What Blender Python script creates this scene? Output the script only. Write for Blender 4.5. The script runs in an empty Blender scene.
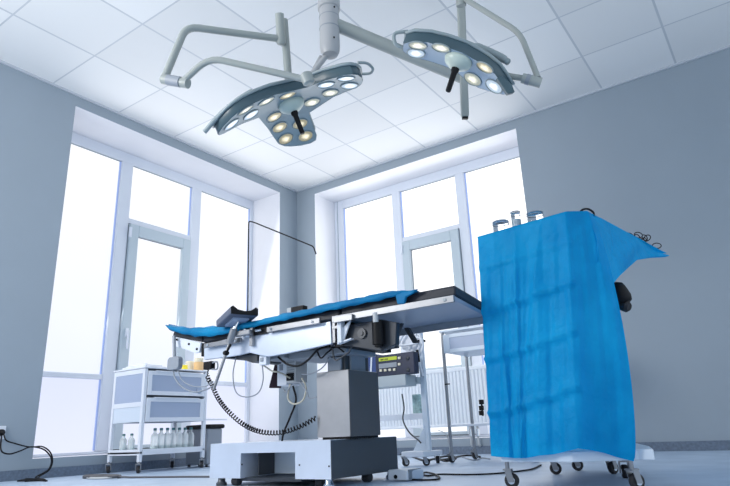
import bpy, bmesh, math, random
from mathutils import Vector, Matrix, Euler
random.seed(7)
PI = math.pi
C = bpy.context.scene
COL = C.collection
V = Vector

# ------------------------------------------------------------------ camera
CAMP = V((4.47235, -5.06716, 0.22012)); YAW = -0.60383; PIT = 0.30791; ROL = -0.04121; FPX = 594.70
FW = V((math.sin(YAW)*math.cos(PIT), math.cos(YAW)*math.cos(PIT), math.sin(PIT)))
_r = V((math.cos(YAW), -math.sin(YAW), 0)); _u = _r.cross(FW)
RT = _r*math.cos(ROL) + _u*math.sin(ROL); UP = -_r*math.sin(ROL) + _u*math.cos(ROL)
cd = bpy.data.cameras.new('camera'); cam = bpy.data.objects.new('camera', cd); COL.objects.link(cam)
cd.sensor_width = 36; cd.lens = FPX/730*36; cd.clip_start = .02
M = Matrix((RT, UP, -FW)).transposed().to_4x4(); M.translation = CAMP
cam.matrix_world = M; C.camera = cam

def ray(px, py): return FW + RT*((px-365)/FPX) + UP*((243-py)/FPX)
def A(px, py, ax, val):          # measured point of the photo on an axis plane of the room
    d = ray(px, py); return CAMP + d*((val-CAMP[ax])/d[ax])
def D(px, py, dep): return CAMP + ray(px, py)*dep
def Pl(px, py, p0, n):
    d = ray(px, py); return CAMP + d*((V(p0)-CAMP).dot(n)/d.dot(n))

# ------------------------------------------------------------------ materials
def mat(name, col, rough=.5, metal=0, emis=None, es=0, trans=0, bump=0, bscale=40, var=0, vscale=3, coat=0, alpha=1, ior=1.45, sss=0, spec=None):
    m = bpy.data.materials.new(name); m.use_nodes = True
    nt = m.node_tree; b = nt.nodes['Principled BSDF']
    b.inputs['Base Color'].default_value = (*col, 1); b.inputs['Roughness'].default_value = rough
    b.inputs['Metallic'].default_value = metal; b.inputs['IOR'].default_value = ior
    b.inputs['Transmission Weight'].default_value = trans; b.inputs['Coat Weight'].default_value = coat
    b.inputs['Alpha'].default_value = alpha
    if spec is not None: b.inputs['Specular IOR Level'].default_value = spec
    if emis: b.inputs['Emission Color'].default_value = (*emis, 1); b.inputs['Emission Strength'].default_value = es
    tc = nt.nodes.new('ShaderNodeTexCoord')
    if var:
        n = nt.nodes.new('ShaderNodeTexNoise'); n.inputs['Scale'].default_value = vscale; n.inputs['Detail'].default_value = 4
        nt.links.new(tc.outputs['Object'], n.inputs['Vector'])
        r = nt.nodes.new('ShaderNodeMapRange'); r.inputs['From Min'].default_value = .3; r.inputs['From Max'].default_value = .7
        r.inputs['To Min'].default_value = 1-var; r.inputs['To Max'].default_value = 1+var
        nt.links.new(n.outputs['Fac'], r.inputs['Value'])
        x = nt.nodes.new('ShaderNodeVectorMath'); x.operation = 'SCALE'; x.inputs[0].default_value = col
        nt.links.new(r.outputs['Result'], x.inputs['Scale']); nt.links.new(x.outputs['Vector'], b.inputs['Base Color'])
    if bump:
        n = nt.nodes.new('ShaderNodeTexNoise'); n.inputs['Scale'].default_value = bscale; n.inputs['Detail'].default_value = 3
        nt.links.new(tc.outputs['Object'], n.inputs['Vector'])
        bp = nt.nodes.new('ShaderNodeBump'); bp.inputs['Strength'].default_value = bump; bp.inputs['Distance'].default_value = .01
        nt.links.new(n.outputs['Fac'], bp.inputs['Height']); nt.links.new(bp.outputs['Normal'], b.inputs['Normal'])
    return m

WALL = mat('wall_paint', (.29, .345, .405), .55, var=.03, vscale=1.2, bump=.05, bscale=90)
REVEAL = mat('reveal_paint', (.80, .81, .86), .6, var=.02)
FRAME = mat('window_frame_white', (.70, .74, .82), .35)
FRAMEG = mat('casement_frame', (.50, .58, .64), .35)
GASKET = mat('gasket_dark', (.05, .06, .08), .5)
BASEB = mat('vinyl_skirting', (.13, .17, .235), .45, var=.18, vscale=60)
WHITE = mat('white_enamel', (.72, .76, .84), .3, var=.02)
WHITEC = mat('white_lacquer_cool', (.62, .70, .80), .3)
DRAWER = mat('drawer_panel_blue_grey', (.36, .43, .58), .35)
STEEL = mat('brushed_steel', (.30, .31, .335), .38, metal=.8, var=.06, vscale=25)
STEELC = mat('column_steel', (.40, .40, .42), .38, metal=.6, var=.05, vscale=14)
SILV = mat('silver_lacquer', (.66, .72, .84), .30, metal=.35, var=.04, vscale=8)
DKMET = mat('dark_painted_metal', (.035, .042, .055), .42, metal=.2, var=.1, vscale=10)
DKSTEEL = mat('dark_steel', (.075, .08, .09), .4, metal=.5)
CHROME = mat('chrome', (.75, .77, .8), .12, metal=1)
BLACK = mat('black_plastic', (.006, .006, .008), .5, spec=.25)
RUBBER = mat('black_rubber', (.02, .02, .024), .7)
PADM = mat('black_upholstery', (.018, .022, .035), .5, bump=.1, bscale=60)
PADG = mat('grey_upholstery', (.10, .12, .18), .5, bump=.1, bscale=60)
GREYP = mat('grey_plastic', (.28, .31, .36), .5)
LGREYP = mat('light_grey_plastic', (.50, .52, .54), .5)
NAVY = mat('navy_panel', (.012, .02, .055), .35)
BLUEP = mat('blue_plastic', (.02, .06, .22), .4)
CREAMC = mat('cream_cable', (.55, .53, .45), .5)
BUTTON = mat('cream_button', (.75, .70, .55), .4)
YEL = mat('yellow_plastic', (.85, .70, .05), .4, emis=(.85, .70, .05), es=.1)
PEACH = mat('peach_plastic', (.80, .52, .25), .4)
TEAL = mat('lamp_shell_teal', (.055, .10, .125), .35, coat=.1, var=.03)
LFACE = mat('lamp_face_pale', (.42, .52, .63), .4, coat=.1, var=.05, vscale=6)
LFACE2 = mat('lamp_face_sage', (.27, .36, .40), .4, coat=.1, var=.05, vscale=6)
RIMM = mat('lamp_rim_grey', (.30, .36, .38), .35)
ARMM = mat('arm_lacquer_grey', (.34, .37, .36), .4, var=.03)
COLM = mat('pendant_white_lacquer', (.42, .43, .45), .4)
CAPM = mat('hub_cap_cream', (.56, .64, .58), .3)
LEADM = mat('thin_trim', (.30, .36, .42), .4)
RADM = mat('radiator_enamel', (.80, .84, .90), .35)
BOTT = mat('bottle_glass_pale', (.93, .97, .98), .12, trans=.6, ior=1.15)
BOTTL = mat('bottle_liquid', (.60, .84, .88), .2, trans=.3, ior=1.2)
CAPG = mat('bottle_cap_green', (.05, .16, .18), .5)
GLASSM = mat('jar_glass', (.97, .98, 1), .03, trans=1, ior=1.12)
GREENP = mat('pale_green_wrap', (.38, .55, .55), .5, var=.3, vscale=50)
MAROON = mat('dark_maroon_fabric', (.03, .012, .02), .8)

def lcd():
    m = mat('lcd_green', (.25, .30, .02), .3, emis=(.45, .55, .03), es=.55)
    nt = m.node_tree; b = nt.nodes['Principled BSDF']
    return m
LCD = lcd()

def sheet_mat(name, col, dark, tr=.35):
    m = bpy.data.materials.new(name); m.use_nodes = True; nt = m.node_tree; b = nt.nodes['Principled BSDF']
    b.inputs['Roughness'].default_value = .5; b.inputs['Specular IOR Level'].default_value = .15
    tc = nt.nodes.new('ShaderNodeTexCoord')
    n = nt.nodes.new('ShaderNodeTexNoise'); n.inputs['Scale'].default_value = 5; n.inputs['Detail'].default_value = 5
    nt.links.new(tc.outputs['Object'], n.inputs['Vector'])
    cr = nt.nodes.new('ShaderNodeValToRGB'); cr.color_ramp.elements[0].position = .3; cr.color_ramp.elements[1].position = .7
    cr.color_ramp.elements[0].color = (*dark, 1); cr.color_ramp.elements[1].color = (*col, 1)
    nt.links.new(n.outputs['Fac'], cr.inputs['Fac']); nt.links.new(cr.outputs['Color'], b.inputs['Base Color'])
    n2 = nt.nodes.new('ShaderNodeTexNoise'); n2.inputs['Scale'].default_value = 7; n2.inputs['Detail'].default_value = 6; n2.inputs['Roughness'].default_value = .6
    nt.links.new(tc.outputs['Object'], n2.inputs['Vector'])
    bp = nt.nodes.new('ShaderNodeBump'); bp.inputs['Strength'].default_value = .7; bp.inputs['Distance'].default_value = .03
    nt.links.new(n2.outputs['Fac'], bp.inputs['Height']); nt.links.new(bp.outputs['Normal'], b.inputs['Normal'])
    t = nt.nodes.new('ShaderNodeBsdfTranslucent'); nt.links.new(cr.outputs['Color'], t.inputs['Color'])
    mx = nt.nodes.new('ShaderNodeMixShader'); mx.inputs['Fac'].default_value = tr
    out = nt.nodes['Material Output']
    nt.links.new(b.outputs['BSDF'], mx.inputs[1]); nt.links.new(t.outputs['BSDF'], mx.inputs[2]); nt.links.new(mx.outputs['Shader'], out.inputs['Surface'])
    return m
DRAPE = sheet_mat('blue_nonwoven_drape', (.008, .47, .86), (.0, .32, .68), .42)
SHEET = sheet_mat('blue_table_sheet', (.008, .28, .56), (.004, .15, .36), .10)

def pane_mat(name, top, bot, z0, z1, s):
    # frosted film on the glass, lit by daylight behind it
    m = bpy.data.materials.new(name); m.use_nodes = True; nt = m.node_tree
    b = nt.nodes['Principled BSDF']; b.inputs['Base Color'].default_value = (.05, .05, .05, 1); b.inputs['Roughness'].default_value = .6
    tc = nt.nodes.new('ShaderNodeNewGeometry'); sp = nt.nodes.new('ShaderNodeSeparateXYZ'); nt.links.new(tc.outputs['Position'], sp.inputs[0])
    r = nt.nodes.new('ShaderNodeMapRange'); r.inputs['From Min'].default_value = z0; r.inputs['From Max'].default_value = z1
    nt.links.new(sp.outputs['Z'], r.inputs['Value'])
    n = nt.nodes.new('ShaderNodeTexNoise'); n.inputs['Scale'].default_value = 1.1; nt.links.new(tc.outputs['Position'], n.inputs['Vector'])
    ad = nt.nodes.new('ShaderNodeMath'); ad.operation = 'MULTIPLY_ADD'; ad.inputs[1].default_value = .5; ad.inputs[2].default_value = -.25
    nt.links.new(n.outputs['Fac'], ad.inputs[0]); a2 = nt.nodes.new('ShaderNodeMath'); nt.links.new(ad.outputs[0], a2.inputs[0]); nt.links.new(r.outputs[0], a2.inputs[1])
    cr = nt.nodes.new('ShaderNodeValToRGB'); cr.color_ramp.elements[0].color = (*bot, 1); cr.color_ramp.elements[1].color = (*top, 1)
    nt.links.new(a2.outputs[0], cr.inputs['Fac']); nt.links.new(cr.outputs['Color'], b.inputs['Emission Color']); b.inputs['Emission Strength'].default_value = s
    return m
PANE_L = pane_mat('frosted_pane_left', (1, 1, 1), (.82, .87, 1), .6, 2.7, 1.09)
PANE_LL = pane_mat('frosted_pane_low', (.74, .79, 1), (.82, .86, 1), 0, .8, 1.05)
PANE_R = pane_mat('frosted_pane_back', (1, 1, 1), (.96, .98, 1), .6, 2.7, 1.35)
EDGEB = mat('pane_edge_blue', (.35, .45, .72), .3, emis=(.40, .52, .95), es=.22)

def lens_mat(name, core, edge, s):
    m = bpy.data.materials.new(name); m.use_nodes = True; nt = m.node_tree
    b = nt.nodes['Principled BSDF']; b.inputs['Base Color'].default_value = (.22, .22, .18, 1); b.inputs['Roughness'].default_value = .15
    tc = nt.nodes.new('ShaderNodeTexCoord'); g = nt.nodes.new('ShaderNodeVectorMath'); g.operation = 'LENGTH'
    nt.links.new(tc.outputs['Object'], g.inputs[0])
    w = nt.nodes.new('ShaderNodeTexNoise'); w.inputs['Scale'].default_value = 45; nt.links.new(tc.outputs['Object'], w.inputs['Vector'])
    r = nt.nodes.new('ShaderNodeMapRange'); r.inputs['From Min'].default_value = .006; r.inputs['From Max'].default_value = .045
    ad = nt.nodes.new('ShaderNodeMath'); ad.operation = 'MULTIPLY_ADD'; ad.inputs[1].default_value = .022; nt.links.new(w.outputs['Fac'], ad.inputs[0]); nt.links.new(g.outputs['Value'], ad.inputs[2])
    nt.links.new(ad.outputs[0], r.inputs['Value'])
    cr = nt.nodes.new('ShaderNodeValToRGB'); e = cr.color_ramp.elements
    e[0].position = .25; e[0].color = (*core, 1); e[1].position = .95; e[1].color = (*edge, 1)
    nt.links.new(r.outputs[0], cr.inputs['Fac']); nt.links.new(cr.outputs['Color'], b.inputs['Emission Color']); b.inputs['Emission Strength'].default_value = s
    return m
LENSW = lens_mat('lens_warm', (1, .92, .70), (.20, .17, .09), 1.4)
LENSC = lens_mat('lens_cool', (1, 1, 1), (.28, .36, .46), 1.5)
LENSN = lens_mat('lens_neutral', (1, .97, .84), (.22, .23, .19), 1.45)

def ceiling_mat():
    m = bpy.data.materials.new('ceiling_tiles'); m.use_nodes = True; nt = m.node_tree; b = nt.nodes['Principled BSDF']
    b.inputs['Roughness'].default_value = .6
    g = nt.nodes.new('ShaderNodeNewGeometry'); sp = nt.nodes.new('ShaderNodeSeparateXYZ'); nt.links.new(g.outputs['Position'], sp.inputs[0])
    def line(o, off, w):
        a = nt.nodes.new('ShaderNodeMath'); a.operation = 'ADD'; a.inputs[1].default_value = 60+off; nt.links.new(o, a.inputs[0])
        k = nt.nodes.new('ShaderNodeMath'); k.operation = 'PINGPONG'; k.inputs[1].default_value = .3; nt.links.new(a.outputs[0], k.inputs[0])
        c = nt.nodes.new('ShaderNodeMath'); c.operation = 'LESS_THAN'; c.inputs[1].default_value = w; nt.links.new(k.outputs[0], c.inputs[0]); return c.outputs[0]
    lx = line(sp.outputs['X'], -.01, .008); ly = line(sp.outputs['Y'], .012, .006)
    mx = nt.nodes.new('ShaderNodeMath'); mx.operation = 'MAXIMUM'; nt.links.new(lx, mx.inputs[0]); nt.links.new(ly, mx.inputs[1])
    # tile to tile tone
    def fl(o, off):
        a = nt.nodes.new('ShaderNodeMath'); a.operation = 'ADD'; a.inputs[1].default_value = 60+off; nt.links.new(o, a.inputs[0])
        d = nt.nodes.new('ShaderNodeMath'); d.operation = 'DIVIDE'; d.inputs[1].default_value = .6; nt.links.new(a.outputs[0], d.inputs[0])
        f = nt.nodes.new('ShaderNodeMath'); f.operation = 'FLOOR'; nt.links.new(d.outputs[0], f.inputs[0]); return f.outputs[0]
    cb = nt.nodes.new('ShaderNodeCombineXYZ'); nt.links.new(fl(sp.outputs['X'], -.01), cb.inputs[0]); nt.links.new(fl(sp.outputs['Y'], .012), cb.inputs[1])
    wn = nt.nodes.new('ShaderNodeTexWhiteNoise'); nt.links.new(cb.outputs[0], wn.inputs['Vector'])
    r = nt.nodes.new('ShaderNodeMapRange'); r.inputs['To Min'].default_value = .93; r.inputs['To Max'].default_value = 1.04; nt.links.new(wn.outputs['Value'], r.inputs['Value'])
    v = nt.nodes.new('ShaderNodeVectorMath'); v.operation = 'SCALE'; v.inputs[0].default_value = (.82, .83, .84); nt.links.new(r.outputs[0], v.inputs['Scale'])
    mc = nt.nodes.new('ShaderNodeMix'); mc.data_type = 'RGBA'; nt.links.new(mx.outputs[0], mc.inputs['Factor']); nt.links.new(v.outputs[0], mc.inputs['A'])
    mc.inputs['B'].default_value = (.57, .60, .64, 1); nt.links.new(mc.outputs['Result'], b.inputs['Base Color'])
    return m
CEIL = ceiling_mat()

def floor_mat():
    m = bpy.data.materials.new('vinyl_floor'); m.use_nodes = True; nt = m.node_tree; b = nt.nodes['Principled BSDF']
    g = nt.nodes.new('ShaderNodeNewGeometry')
    n = nt.nodes.new('ShaderNodeTexNoise'); n.inputs['Scale'].default_value = 5; n.inputs['Detail'].default_value = 8; nt.links.new(g.outputs['Position'], n.inputs['Vector'])
    cr = nt.nodes.new('ShaderNodeValToRGB'); e = cr.color_ramp.elements; e[0].position = .35; e[0].color = (.34, .45, .60, 1); e[1].position = .65; e[1].color = (.44, .55, .70, 1)
    b.inputs['IOR'].default_value = 1.9
    nt.links.new(n.outputs['Fac'], cr.inputs['Fac']); nt.links.new(cr.outputs['Color'], b.inputs['Base Color'])
    r = nt.nodes.new('ShaderNodeMapRange'); r.inputs['To Min'].default_value = .40; r.inputs['To Max'].default_value = .50; nt.links.new(n.outputs['Fac'], r.inputs['Value'])
    nt.links.new(r.outputs[0], b.inputs['Roughness'])
    n2 = nt.nodes.new('ShaderNodeTexNoise'); n2.inputs['Scale'].default_value = 25; nt.links.new(g.outputs['Position'], n2.inputs['Vector'])
    bp = nt.nodes.new('ShaderNodeBump'); bp.inputs['Strength'].default_value = .05; bp.inputs['Distance'].default_value = .002
    nt.links.new(n2.outputs['Fac'], bp.inputs['Height']); nt.links.new(bp.outputs['Normal'], b.inputs['Normal'])
    return m
FLOOR = floor_mat()

# ------------------------------------------------------------------ mesh helpers
def NB(): return bmesh.new()
def obj(name, bm, m, parent=None, smooth=False, bevel=0, kind=None, loc=None):
    bmesh.ops.recalc_face_normals(bm, faces=bm.faces)
    me = bpy.data.meshes.new(name)
    if loc is not None:
        bmesh.ops.translate(bm, verts=bm.verts, vec=-V(loc))
    bm.to_mesh(me); bm.free()
    for mm in (m if isinstance(m, (list, tuple)) else [m]): me.materials.append(mm)
    if smooth:
        for p in me.polygons: p.use_smooth = True
        if smooth != 'all': me.set_sharp_from_angle(angle=math.radians(40))
    o = bpy.data.objects.new(name, me); COL.objects.link(o)
    if loc is not None: o.location = V(loc)
    if parent is not None:
        o.parent = parent
        pl = V((0, 0, 0)); q = parent
        while q is not None: pl += q.location; q = q.parent
        o.location = (V(loc) if loc is not None else V((0, 0, 0))) - pl
    if bevel:
        md = o.modifiers.new('bevel', 'BEVEL'); md.width = bevel; md.segments = 2; md.limit_method = 'ANGLE'
    if kind: o['kind'] = kind
    return o
def tag(o, label, cat, group=None):
    o['label'] = label; o['category'] = cat
    if group: o['group'] = group
    return o
def thing(name, label, cat, loc=(0, 0, 0), group=None):
    o = bpy.data.objects.new(name, None); COL.objects.link(o); o.location = V(loc); o.empty_display_size = .1
    return tag(o, label, cat, group)
def copy_tree(o, parent=None):
    c = o.copy(); COL.objects.link(c); c.parent = parent
    for ch in list(o.children): copy_tree(ch, c)
    return c
def box(bm, lo, hi, mi=0):
    x0, y0, z0 = lo; x1, y1, z1 = hi
    vs = [bm.verts.new(p) for p in ((x0,y0,z0),(x1,y0,z0),(x1,y1,z0),(x0,y1,z0),(x0,y0,z1),(x1,y0,z1),(x1,y1,z1),(x0,y1,z1))]
    for f in ((0,3,2,1),(4,5,6,7),(0,1,5,4),(1,2,6,5),(2,3,7,6),(3,0,4,7)):
        bm.faces.new([vs[i] for i in f]).material_index = mi
    return vs
def boxo(bm, o, ax, ay, az, s):   # oriented box: origin centre, unit axes, full sizes
    ax, ay, az = V(ax).normalized(), V(ay).normalized(), V(az).normalized(); o = V(o)
    vs = []
    for k in (-1, 1):
        for (i, j) in ((-1,-1),(1,-1),(1,1),(-1,1)):
            vs.append(bm.verts.new(o + ax*(i*s[0]/2) + ay*(j*s[1]/2) + az*(k*s[2]/2)))
    for f in ((0,3,2,1),(4,5,6,7),(0,1,5,4),(1,2,6,5),(2,3,7,6),(3,0,4,7)): bm.faces.new([vs[i] for i in f])
def prism(bm, pts, vec):
    vec = V(vec); a = [bm.verts.new(V(p)) for p in pts]; b = [bm.verts.new(V(p)+vec) for p in pts]; n = len(pts)
    bm.faces.new(a); bm.faces.new(b[::-1])
    for i in range(n): bm.faces.new([a[i], b[i], b[(i+1) % n], a[(i+1) % n]])
def smoothpath(pts, rad=.05, n=5):
    pts = [V(p) for p in pts]; out = [pts[0]]
    for i in range(1, len(pts)-1):
        a, b, c = pts[i-1], pts[i], pts[i+1]
        d1 = (a-b); d2 = (c-b); r = min(rad, d1.length*.45, d2.length*.45)
        p, q = b + d1.normalized()*r, b + d2.normalized()*r
        for k in range(n+1):
            t = k/n; out.append(p*(1-t)**2 + b*2*t*(1-t) + q*t*t)
    out.append(pts[-1]); return out
def spline(pts, n=8):
    pts = [V(p) for p in pts]; P = [pts[0]*2-pts[1]] + pts + [pts[-1]*2-pts[-2]]; out = []
    for i in range(1, len(P)-2):
        a, b, c, d = P[i-1:i+3]
        for k in range(n):
            t = k/n; out.append(.5*((2*b)+(c-a)*t+(2*a-5*b+4*c-d)*t*t+(3*b-a-3*c+d)*t**3))
    out.append(pts[-1]); return out
def tube(bm, pts, r, seg=12, cap=True):
    pts = [V(p) for p in pts]; n = len(pts); rings = []
    t0 = (pts[1]-pts[0]).normalized(); ref = V((0, 0, 1)) if abs(t0.z) < .9 else V((1, 0, 0))
    nrm = t0.cross(ref).normalized()
    for i, p in enumerate(pts):
        t = ((pts[min(i+1, n-1)]-pts[max(i-1, 0)])).normalized()
        nrm = (nrm - t*nrm.dot(t)).normalized(); bn = t.cross(nrm)
        rr = r[i] if isinstance(r, (list, tuple)) else r
        rings.append([bm.verts.new(p + nrm*math.cos(2*PI*k/seg)*rr + bn*math.sin(2*PI*k/seg)*rr) for k in range(seg)])
    for a, b in zip(rings, rings[1:]):
        for k in range(seg): bm.faces.new([a[k], a[(k+1) % seg], b[(k+1) % seg], b[k]])
    if cap: bm.faces.new(rings[0][::-1]); bm.faces.new(rings[-1])
def cyl(bm, a, b, r, seg=20): tube(bm, [a, b], r, seg)
def lathe(bm, o, axis, prof, seg=24, mi=0):   # prof: (radius, height along axis)
    o = V(o); ax = V(axis).normalized(); ref = V((0, 0, 1)) if abs(ax.z) < .9 else V((1, 0, 0))
    u = ax.cross(ref).normalized(); w = ax.cross(u); rings = []
    for r, h in prof:
        rings.append([bm.verts.new(o + ax*h + (u*math.cos(2*PI*k/seg) + w*math.sin(2*PI*k/seg))*max(r, .0004)) for k in range(seg)])
    for a, b in zip(rings, rings[1:]):
        for k in range(seg): bm.faces.new([a[k], a[(k+1) % seg], b[(k+1) % seg], b[k]]).material_index = mi
    bm.faces.new(rings[0][::-1]).material_index = mi; bm.faces.new(rings[-1]).material_index = mi

# ------------------------------------------------------------------ room shell
H = 3.05; NT = 2.94; NBT = .134; ND = .40          # ceiling, niche top, niche bottom, niche depth to the glass
XE, YE = 6.2, -7.2
bm = NB(); box(bm, (-.6, YE, -.1), (XE, .6, 0)); obj('floor', bm, FLOOR, kind='structure')
bm = NB(); box(bm, (-.6, YE, H), (XE, .6, H+.1)); obj('ceiling', bm, CEIL, kind='structure')
LY0, LY1 = -2.80, -.30; RX0, RX1 = .28, 2.79
def wall_left():
    bm = NB()
    box(bm, (-.56, YE, 0), (0, LY0, H)); box(bm, (-.56, LY1, 0), (0, .5, H)); box(bm, (-.56, LY0, NT), (0, LY1, H)); box(bm, (-.56, LY0, 0), (0, LY1, NBT))
    bmesh.ops.recalc_face_normals(bm, faces=bm.faces)
    for f in bm.faces:
        c = f.calc_center_median()
        if abs(c.x+.28) < .05 and LY0-.01 < c.y < LY1+.01 and NBT-.01 < c.z < NT+.01: f.material_index = 1
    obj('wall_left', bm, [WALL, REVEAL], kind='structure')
wall_left()
def wall_back():
    bm = NB()
    box(bm, (0, 0, 0), (RX0, .5, H)); box(bm, (RX1, 0, 0), (XE, .5, H)); box(bm, (RX0, 0, NT), (RX1, .5, H)); box(bm, (RX0, 0, 0), (RX1, .5, NBT))
    bmesh.ops.recalc_face_normals(bm, faces=bm.faces)
    for f in bm.faces:
        c = f.calc_center_median()
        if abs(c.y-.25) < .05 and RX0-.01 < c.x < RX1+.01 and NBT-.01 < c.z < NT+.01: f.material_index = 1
    obj('wall_back', bm, [WALL, REVEAL], kind='structure')
wall_back()
bm = NB(); box(bm, (0, YE, 0), (.008, 0, .067)); obj('baseboard_left', bm, BASEB, kind='structure')
bm = NB(); box(bm, (.008, -.008, 0), (XE, 0, .067)); obj('baseboard_back', bm, BASEB, kind='structure')
bm = NB(); box(bm, (0, YE, H-.018), (.018, 0, H)); obj('trim_1', bm, mat('ceiling_edge_trim', (.5, .54, .6), .5), kind='structure')
bm = NB(); box(bm, (.018, -.018, H-.018), (XE, 0, H)); obj('trim_2', bm, mat('ceiling_edge_trim_b', (.5, .54, .6), .5), kind='structure')

def window(name, W, T, pane_hi, pane_lo):
    """W = width of niche; T(s, d, z) -> world, s along the wall, d depth into the wall"""
    root = bpy.data.objects.new(name, None); COL.objects.link(root); root['kind'] = 'structure'; root.location = T(W/2, .38, NBT)
    def bx(bm, s0, s1, z0, z1, d0, d1):
        a, b = T(s0, d0, z0), T(s1, d1, z1)
        box(bm, [min(a[i], b[i]) for i in range(3)], [max(a[i], b[i]) for i in range(3)])
    def part(nm, lst, m, par=root, bv=.006):
        bm = NB()
        for l in lst: bx(bm, *l)
        return obj(nm, bm, m, par, bevel=bv)
    m1, m2, hw, D0 = .796, 1.648, .060, .43
    zt, zc, ztop = .768, 2.249, 2.835
    sL, sR = .055, W-.045
    if name == 'window_2': m1, m2, hw, D0, sL, sR = .892, 1.703, .052, .375, .130, W-.11
    F0, F1, G0, G1 = D0, D0+.07, D0+.03, D0+.04      # frame front / back, glass front / back
    part('frame', [(0, sL, NBT, NT, F0, F1), (sR, W, NBT, NT, F0, F1), (sL, sR, ztop, NT, F0, F1), (sL, sR, NBT, NBT+.022, F0, F1)], FRAME)
    if name == 'window_2': part('frame', [(.045, .052, NBT, NT, F0-.004, F0)], LEADM, bv=0)
    for k, m in enumerate((m1, m2)):
        part('mullion', [(m-hw, m+hw, NBT+.022, ztop, F0-.006, F1)], FRAME)
    part('transom', [(sL, m1-hw, zt-.022, zt+.022, F0, F1)], FRAME)
    part('transom', [(m2+hw, sR, zt-.022, zt+.022, F0, F1)], FRAME)
    part('transom', [(m1+hw, m2-hw, zc-.026, zc+.026, F0-.002, F1)], FRAME)
    c0, c1, cz0, cz1 = m1+hw+.008, m2-hw-.008, NBT+.03, zc-.034
    part('gasket', [(c0-.008, c1+.008, cz0-.006, cz1+.008, F0+.045, F0+.055)], GASKET, bv=0)
    cs = part('casement', [(c0, c0+.095, cz0, cz1, F0-.03, F0+.04), (c1-.095, c1, cz0, cz1, F0-.03, F0+.04), (c0+.095, c1-.095, cz1-.105, cz1, F0-.03, F0+.04), (c0+.095, c1-.095, cz0, cz0+.03, F0-.03, F0+.04), (c0+.095, c1-.095, zt-.05, zt+.05, F0-.03, F0+.04)], FRAMEG)
    part('pane', [(c0+.09, c1-.09, zt+.04, cz1-.10, F0+.01, F0+.02)], pane_hi, cs, 0)
    part('pane', [(c0+.09, c1-.09, cz0+.02, zt-.04, F0+.01, F0+.02)], pane_lo, cs, 0)
    part('gasket', [(c0+.094, c0+.102, zt+.05, cz1-.105, F0+.002, F0+.012), (c0+.094, c1-.094, cz1-.112, cz1-.104, F0+.002, F0+.012)], GREYP, cs, 0)
    hs = c0+.035
    part('handle', [(hs, hs+.028, 1.13, 1.21, F0-.048, F0-.028), (hs+.006, hs+.022, 1.02, 1.19, F0-.065, F0-.048)], WHITE, cs, .004)
    part('hinge', [(c0-.012, c0+.012, cz1-.14, cz1-.04, F0-.045, F0-.025)], WHITE, cs, .003)
    part('pane', [(sL, m1-hw, zt+.02, ztop, G0, G1)], pane_hi, bv=0)
    part('pane', [(sL, m1-hw, NBT+.022, zt-.02, G0, G1)], pane_lo, bv=0)
    part('pane', [(m1+hw, m2-hw, zc+.024, ztop, G0, G1)], pane_hi, bv=0)
    part('pane', [(m2+hw, sR, zt+.02, ztop, G0, G1)], pane_hi, bv=0)
    part('pane', [(m2+hw, sR, NBT+.022, zt-.02, G0, G1)], pane_lo, bv=0)
    if name == 'window_1': beads = [(m1-hw-.012, m1-hw, zt+.02, ztop), (m2-hw-.012, m2-hw, zc+.03, ztop), (sR-.012, sR, zt+.02, ztop), (m1-hw-.012, m1-hw, NBT+.03, zt-.02)]
    else: beads = [(sL, sL+.014, zt+.02, ztop), (m1+hw, m1+hw+.014, zc+.03, ztop), (m2+hw, m2+hw+.014, zt+.02, ztop)]
    for q_ in beads: part('glazing_bead', [(*q_, G0-.012, G0)], EDGEB, bv=0)
    part('top_bead', [(sL, sR, ztop-.006, ztop+.004, G0-.012, G0)], LEADM, bv=0)
    return root
window('window_1', LY1-LY0, lambda s, d, z: V((-d, LY0+s, z)), PANE_L, PANE_LL)
window('window_2', RX1-RX0, lambda s, d, z: V((RX0+s, d, z)), PANE_R, PANE_R)

# ------------------------------------------------------------------ radiator under the back window
t = thing('radiator', 'white ribbed panel radiator hanging below the back window', 'radiator', (1.65, -.05, .15))
bm = NB(); x0, x1 = .95, 2.62; n = 46
w = (x1-x0)/n
for k in range(n):
    a = x0+k*w
    prism(bm, [(a, -.05, .26), (a+w*.25, -.062, .26), (a+w*.75, -.062, .26), (a+w, -.05, .26), (a+w, -.03, .26), (a, -.03, .26)], (0, 0, .46))
obj('panel', bm, RADM, t)
bm = NB(); box(bm, (x0, -.066, .715), (x1, -.012, .752)); box(bm, (x0, -.064, .236), (x1, -.012, .262)); obj('rail', bm, RADM, t, bevel=.006)
for x in (2.12, 2.05):
    bm = NB(); tube(bm, [(x, -.04, .237), (x, -.04, .08), (x, -.03, .07), (x, -.012, .07)], .009); obj('pipe', bm, LGREYP, t, smooth=True)
for x in (2.12, 2.05):
    bm = NB(); cyl(bm, (x, -.04, .15), (x, -.04, .21), .016); obj('valve', bm, CHROME, t, smooth=True)

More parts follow.
